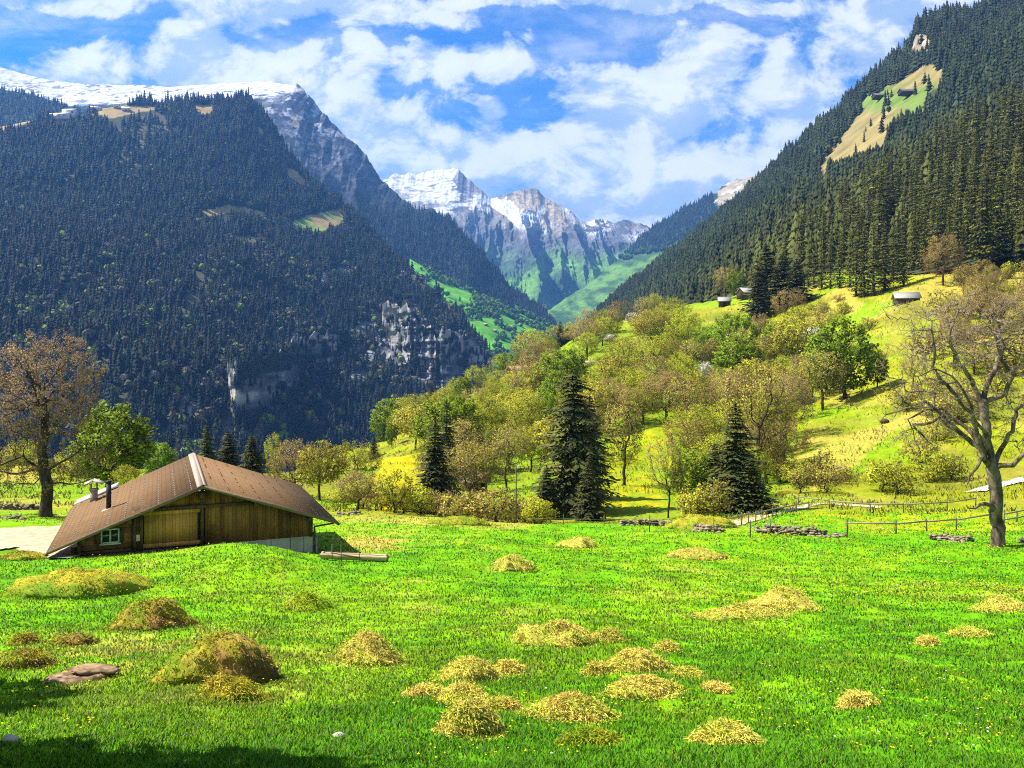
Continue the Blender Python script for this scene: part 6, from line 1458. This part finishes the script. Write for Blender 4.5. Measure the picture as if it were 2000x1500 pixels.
def slab():
    p = gat(160, 1330); k = p.y / F; r = empty('split_rock', p, .2); tag(r, 'flat brown flaking rock slabs lying in the grass, lower left', 'rock'); mt = mat_noise('brown_slate', (.10, .06, .03), (.30, .20, .11), 5, .9, (1, 1, 5), .03); q = np.random.default_rng(3)
    for (x, y, z, a, b, h, t) in ((-.15, 0, .02, .50, .30, .13, .1), (.18, .18, .16, .42, .22, .06, -.25)):
        m = MB(); n = 34; V = []; z -= .05
        for lz in (0, .5, 1):
            for i in range(n):
                an = i * 6.283 / n; rr = (1.05 if lz == .5 else .9) * (.72 + .6 * float(fbm(math.cos(an) * 1.7 + x * 9, math.sin(an) * 1.7, 3, 5)) + q.uniform(-.06, .06)); V.append((x + a * rr * math.cos(an), y + b * rr * math.sin(an), z + h * lz * q.uniform(.75, 1.2) + t * .35 * math.cos(an) * a))
        m.add(V, [(l * n + i, l * n + (i + 1) % n, (l + 1) * n + (i + 1) % n, (l + 1) * n + i) for l in range(2) for i in range(n)] + [tuple(range(n))[::-1], tuple(range(2 * n, 3 * n))]); m.build('slab', mt, r)
slab()
def loose_stone(px, py, s, c, label, name='stone'):
    p = gat(px, py); q = np.random.default_rng(int(px)); m = MB(); m.add(*stone(q, (0, 0, s * .3), (s, s * .8, s * .6))); o = m.build(name, mat_noise('stone_' + str(int(px)), tuple(np.array(c) * .7), c, 4, .9, (1, 1, 1), .01)); o.location = p; tag(o, label, 'stone')
loose_stone(218, 1318, .07, (.62, .60, .56), 'small white stone right of the flat brown rock slabs')
loose_stone(20, 1452, .11, (.50, .42, .33), 'pale stone in the shade at the lower left corner')
loose_stone(661, 1442, .08, (.55, .48, .40), 'pale stone in the grass left of the joined straw tufts')
loose_stone(1603, 938, .8, (.16, .07, .04), 'rusty brown rock heap at the foot of the bare slope', 'rock')
loose_stone(1727, 826, .9, (.10, .06, .03), 'dark brown rock on the bare slope left of the gnarled leafless tree', 'rock')
loose_stone(1636, 916, .45, (.42, .34, .26), 'pale grey rock on the lower bare slope', 'rock')

# ------------------------------------------------------------------ grass blades and flowers of the meadow
def barnmask(X, Y):
    dx, dy = X + 15.58, Y - 43.0; ca, sa = math.cos(math.atan2(5.5, 13.3)), math.sin(math.atan2(5.5, 13.3)); x = dx * ca + dy * sa; y = -dx * sa + dy * ca
    return (x > -6) & (x < 5.7) & (y > .78) & (y < 15.5)
def grass():
    n = 640000; px = rng.uniform(-680, 2680, n); py = 1000 + 560 * rng.random(n) ** .8; X = np.zeros(n); Y = np.zeros(n)
    cols = np.arange(-700, 2701, 10); yy = np.exp(np.linspace(math.log(6), math.log(82), 500)); tab = []
    for c in cols:
        pr = HZ - gz0((c - CX) / F * yy, yy) / yy * F; pr = np.minimum.accumulate(pr); tab.append(np.interp(-np.arange(1000, 1561, 2.0), -pr, yy))
    tab = np.array(tab); ci = np.clip(((px + 700) / 10).astype(int), 0, len(cols) - 1); ri = np.clip(((py - 1000) / 2).astype(int), 0, tab.shape[1] - 1)
    Y = tab[ci, ri] * np.exp(rng.uniform(-.02, .02, n)); X = (px - CX) / F * Y
    # thicker and thinner clumps
    k = (fbm(X / .5, Y / .5, 3, 301) + .35 * rng.random(n) > .50) & ~barnmask(X, Y); yard = (X < -19.5) & (Y > 41) & (Y < 58) & (gz0(X, Y) < -9); k &= ~yard
    X, Y = X[k], Y[k]; n = len(X); Z = gz(X, Y); tall = .6 + 1.1 * fbm(X / 1.1, Y / 1.1, 3, 305)
    h = rng.uniform(.03, .070, n) * tall * (1 + Y / 80); w = (.0040 + .00050 * Y) * rng.uniform(.7, 1.4, n); a = rng.uniform(0, 6.28, n)
    lean = rng.uniform(.1, .75, n) * h; b = rng.uniform(0, 6.28, n); o = np.stack([X, Y, Z - .01], -1); s = np.stack([np.cos(a), np.sin(a), 0 * a], -1) * w[:, None]
    mid = o + np.stack([np.cos(b) * lean * .35, np.sin(b) * lean * .35, h * .6], -1); tip = o + np.stack([np.cos(b) * lean, np.sin(b) * lean, h], -1)
    V = np.stack([o - s, o + s, mid + s * .7, tip, mid - s * .7], 1).reshape(-1, 3)
    c = gcol(X, Y) * rng.uniform(.8, 1.4, (n, 1)); r = rng.random(n)[:, None]; c = np.where(r < .025, STRAW * 1.0, c); c = np.where(r > .86, c * np.array((.6, .8, .7)), c)
    i = np.arange(n)[:, None] * 5; f4 = i + np.array([[0, 1, 2, 4]]); f3 = i + np.array([[4, 2, 3]])
    o_ = obj('grass', mesh('grass', V, [f4, f3], M['blade'], np.repeat(c, 5, 0))); tag(o_, 'short lush green grass covering the meadow', 'grass', None, 'stuff')
    # rough tufts on the slopes behind
    n = 90000; px = rng.uniform(-100, 2100, n); Y = np.exp(rng.uniform(math.log(76), math.log(420), n)); X = (px - CX) / F * Y; k = (fbm(X / 4, Y / 4, 3, 331) > .47) & ~((px > 700) & (px < 1400) & (Y < 110)); X, Y = X[k], Y[k]; n = len(X); Z = gz(X, Y)
    h = rng.uniform(.15, .45, n) * (.6 + Y / 260); w = h * rng.uniform(.12, .3, n); a = rng.uniform(0, 6.28, n); b = rng.uniform(0, 6.28, n); o = np.stack([X, Y, Z - .03], -1); s = np.stack([np.cos(a), np.sin(a), 0 * a], -1) * w[:, None]; tip = o + np.stack([np.cos(b) * h * .5, np.sin(b) * h * .5, h], -1)
    V = np.stack([o - s, o + s, tip + s * .3, tip - s * .3], 1).reshape(-1, 3); c = gcol(X, Y) * rng.uniform(.6, 1.35, (n, 1)); r = rng.random(n)[:, None]; c = np.where(r < .16, STRAW, c)
    o_ = obj('slope_grass', mesh('slope_grass', V, [np.arange(n * 4).reshape(-1, 4)], M['blade'], np.repeat(c, 4, 0))); tag(o_, 'rough straw and green grass tufts on the hillside pastures', 'grass', None, 'stuff')
    # dandelions and other small flowers
    n = 7000; px = np.concatenate([rng.uniform(1350, 2100, 4800), rng.uniform(-100, 2100, 2200)]); py = np.concatenate([1005 + 200 * rng.random(4800) ** 1.3, 1010 + 490 * rng.random(2200)])
    ci = np.clip(((px + 700) / 10).astype(int), 0, len(cols) - 1); ri = np.clip(((py - 1000) / 2).astype(int), 0, tab.shape[1] - 1); Y = tab[ci, ri] * np.exp(rng.uniform(-.01, .01, n)); X = (px - CX) / F * Y
    k = ~barnmask(X, Y) & (fbm(X / 2.2, Y / 2.2, 3, 311) > .50) & ~((X < -19.5) & (Y > 41)); X, Y = X[k], Y[k]; n = len(X); Z = gz(X, Y) + rng.uniform(.07, .15, n) * (1 + Y / 90)
    r0 = (.008 + .00055 * Y) * rng.uniform(.7, 1.3, n); an = np.arange(6) * 1.047; d = np.stack([np.cos(an), np.sin(an)], -1); V = np.zeros((n, 7, 3)); V[:, :6, 0] = X[:, None] + r0[:, None] * d[None, :, 0]; V[:, :6, 1] = Y[:, None] + r0[:, None] * d[None, :, 1]; V[:, :6, 2] = Z[:, None]; V[:, 6] = np.stack([X, Y, Z + r0 * .7], -1)
    i = np.arange(n)[:, None] * 7; f = np.concatenate([i + np.array([[j, (j + 1) % 6, 6]]) for j in range(6)]); c = np.where((rng.random(n) < .90)[:, None], np.array((.62, .48, .01)), np.array((.6, .6, .5)))
    o_ = obj('wildflowers', mesh('wildflowers', V.reshape(-1, 3), [f], M['blade'], np.repeat(c, 7, 0))); tag(o_, 'yellow dandelions and small pale flowers dotting the meadow', 'flowers', None, 'stuff')
grass()

# ------------------------------------------------------------------ air
def haze():
    m = MB(); m.box(-7000, 7000, -800, 9500, -420, 2100); mt = bpy.data.materials.new('haze'); mt.use_nodes = True; t = mt.node_tree; t.nodes.clear(); N = NT(t)
    v = N.n('ShaderNodeVolumePrincipled'); v.inputs['Color'].default_value = (.15, .42, 1.0, 1); v.inputs['Density'].default_value = HAZE; v.inputs['Anisotropy'].default_value = 0.2
    out = N.n('ShaderNodeOutputMaterial'); N.put(out.inputs['Volume'], v.outputs[0]); o = m.build('haze', mt); tag(o, kind='stuff')
HAZE = 5.6e-5
haze()
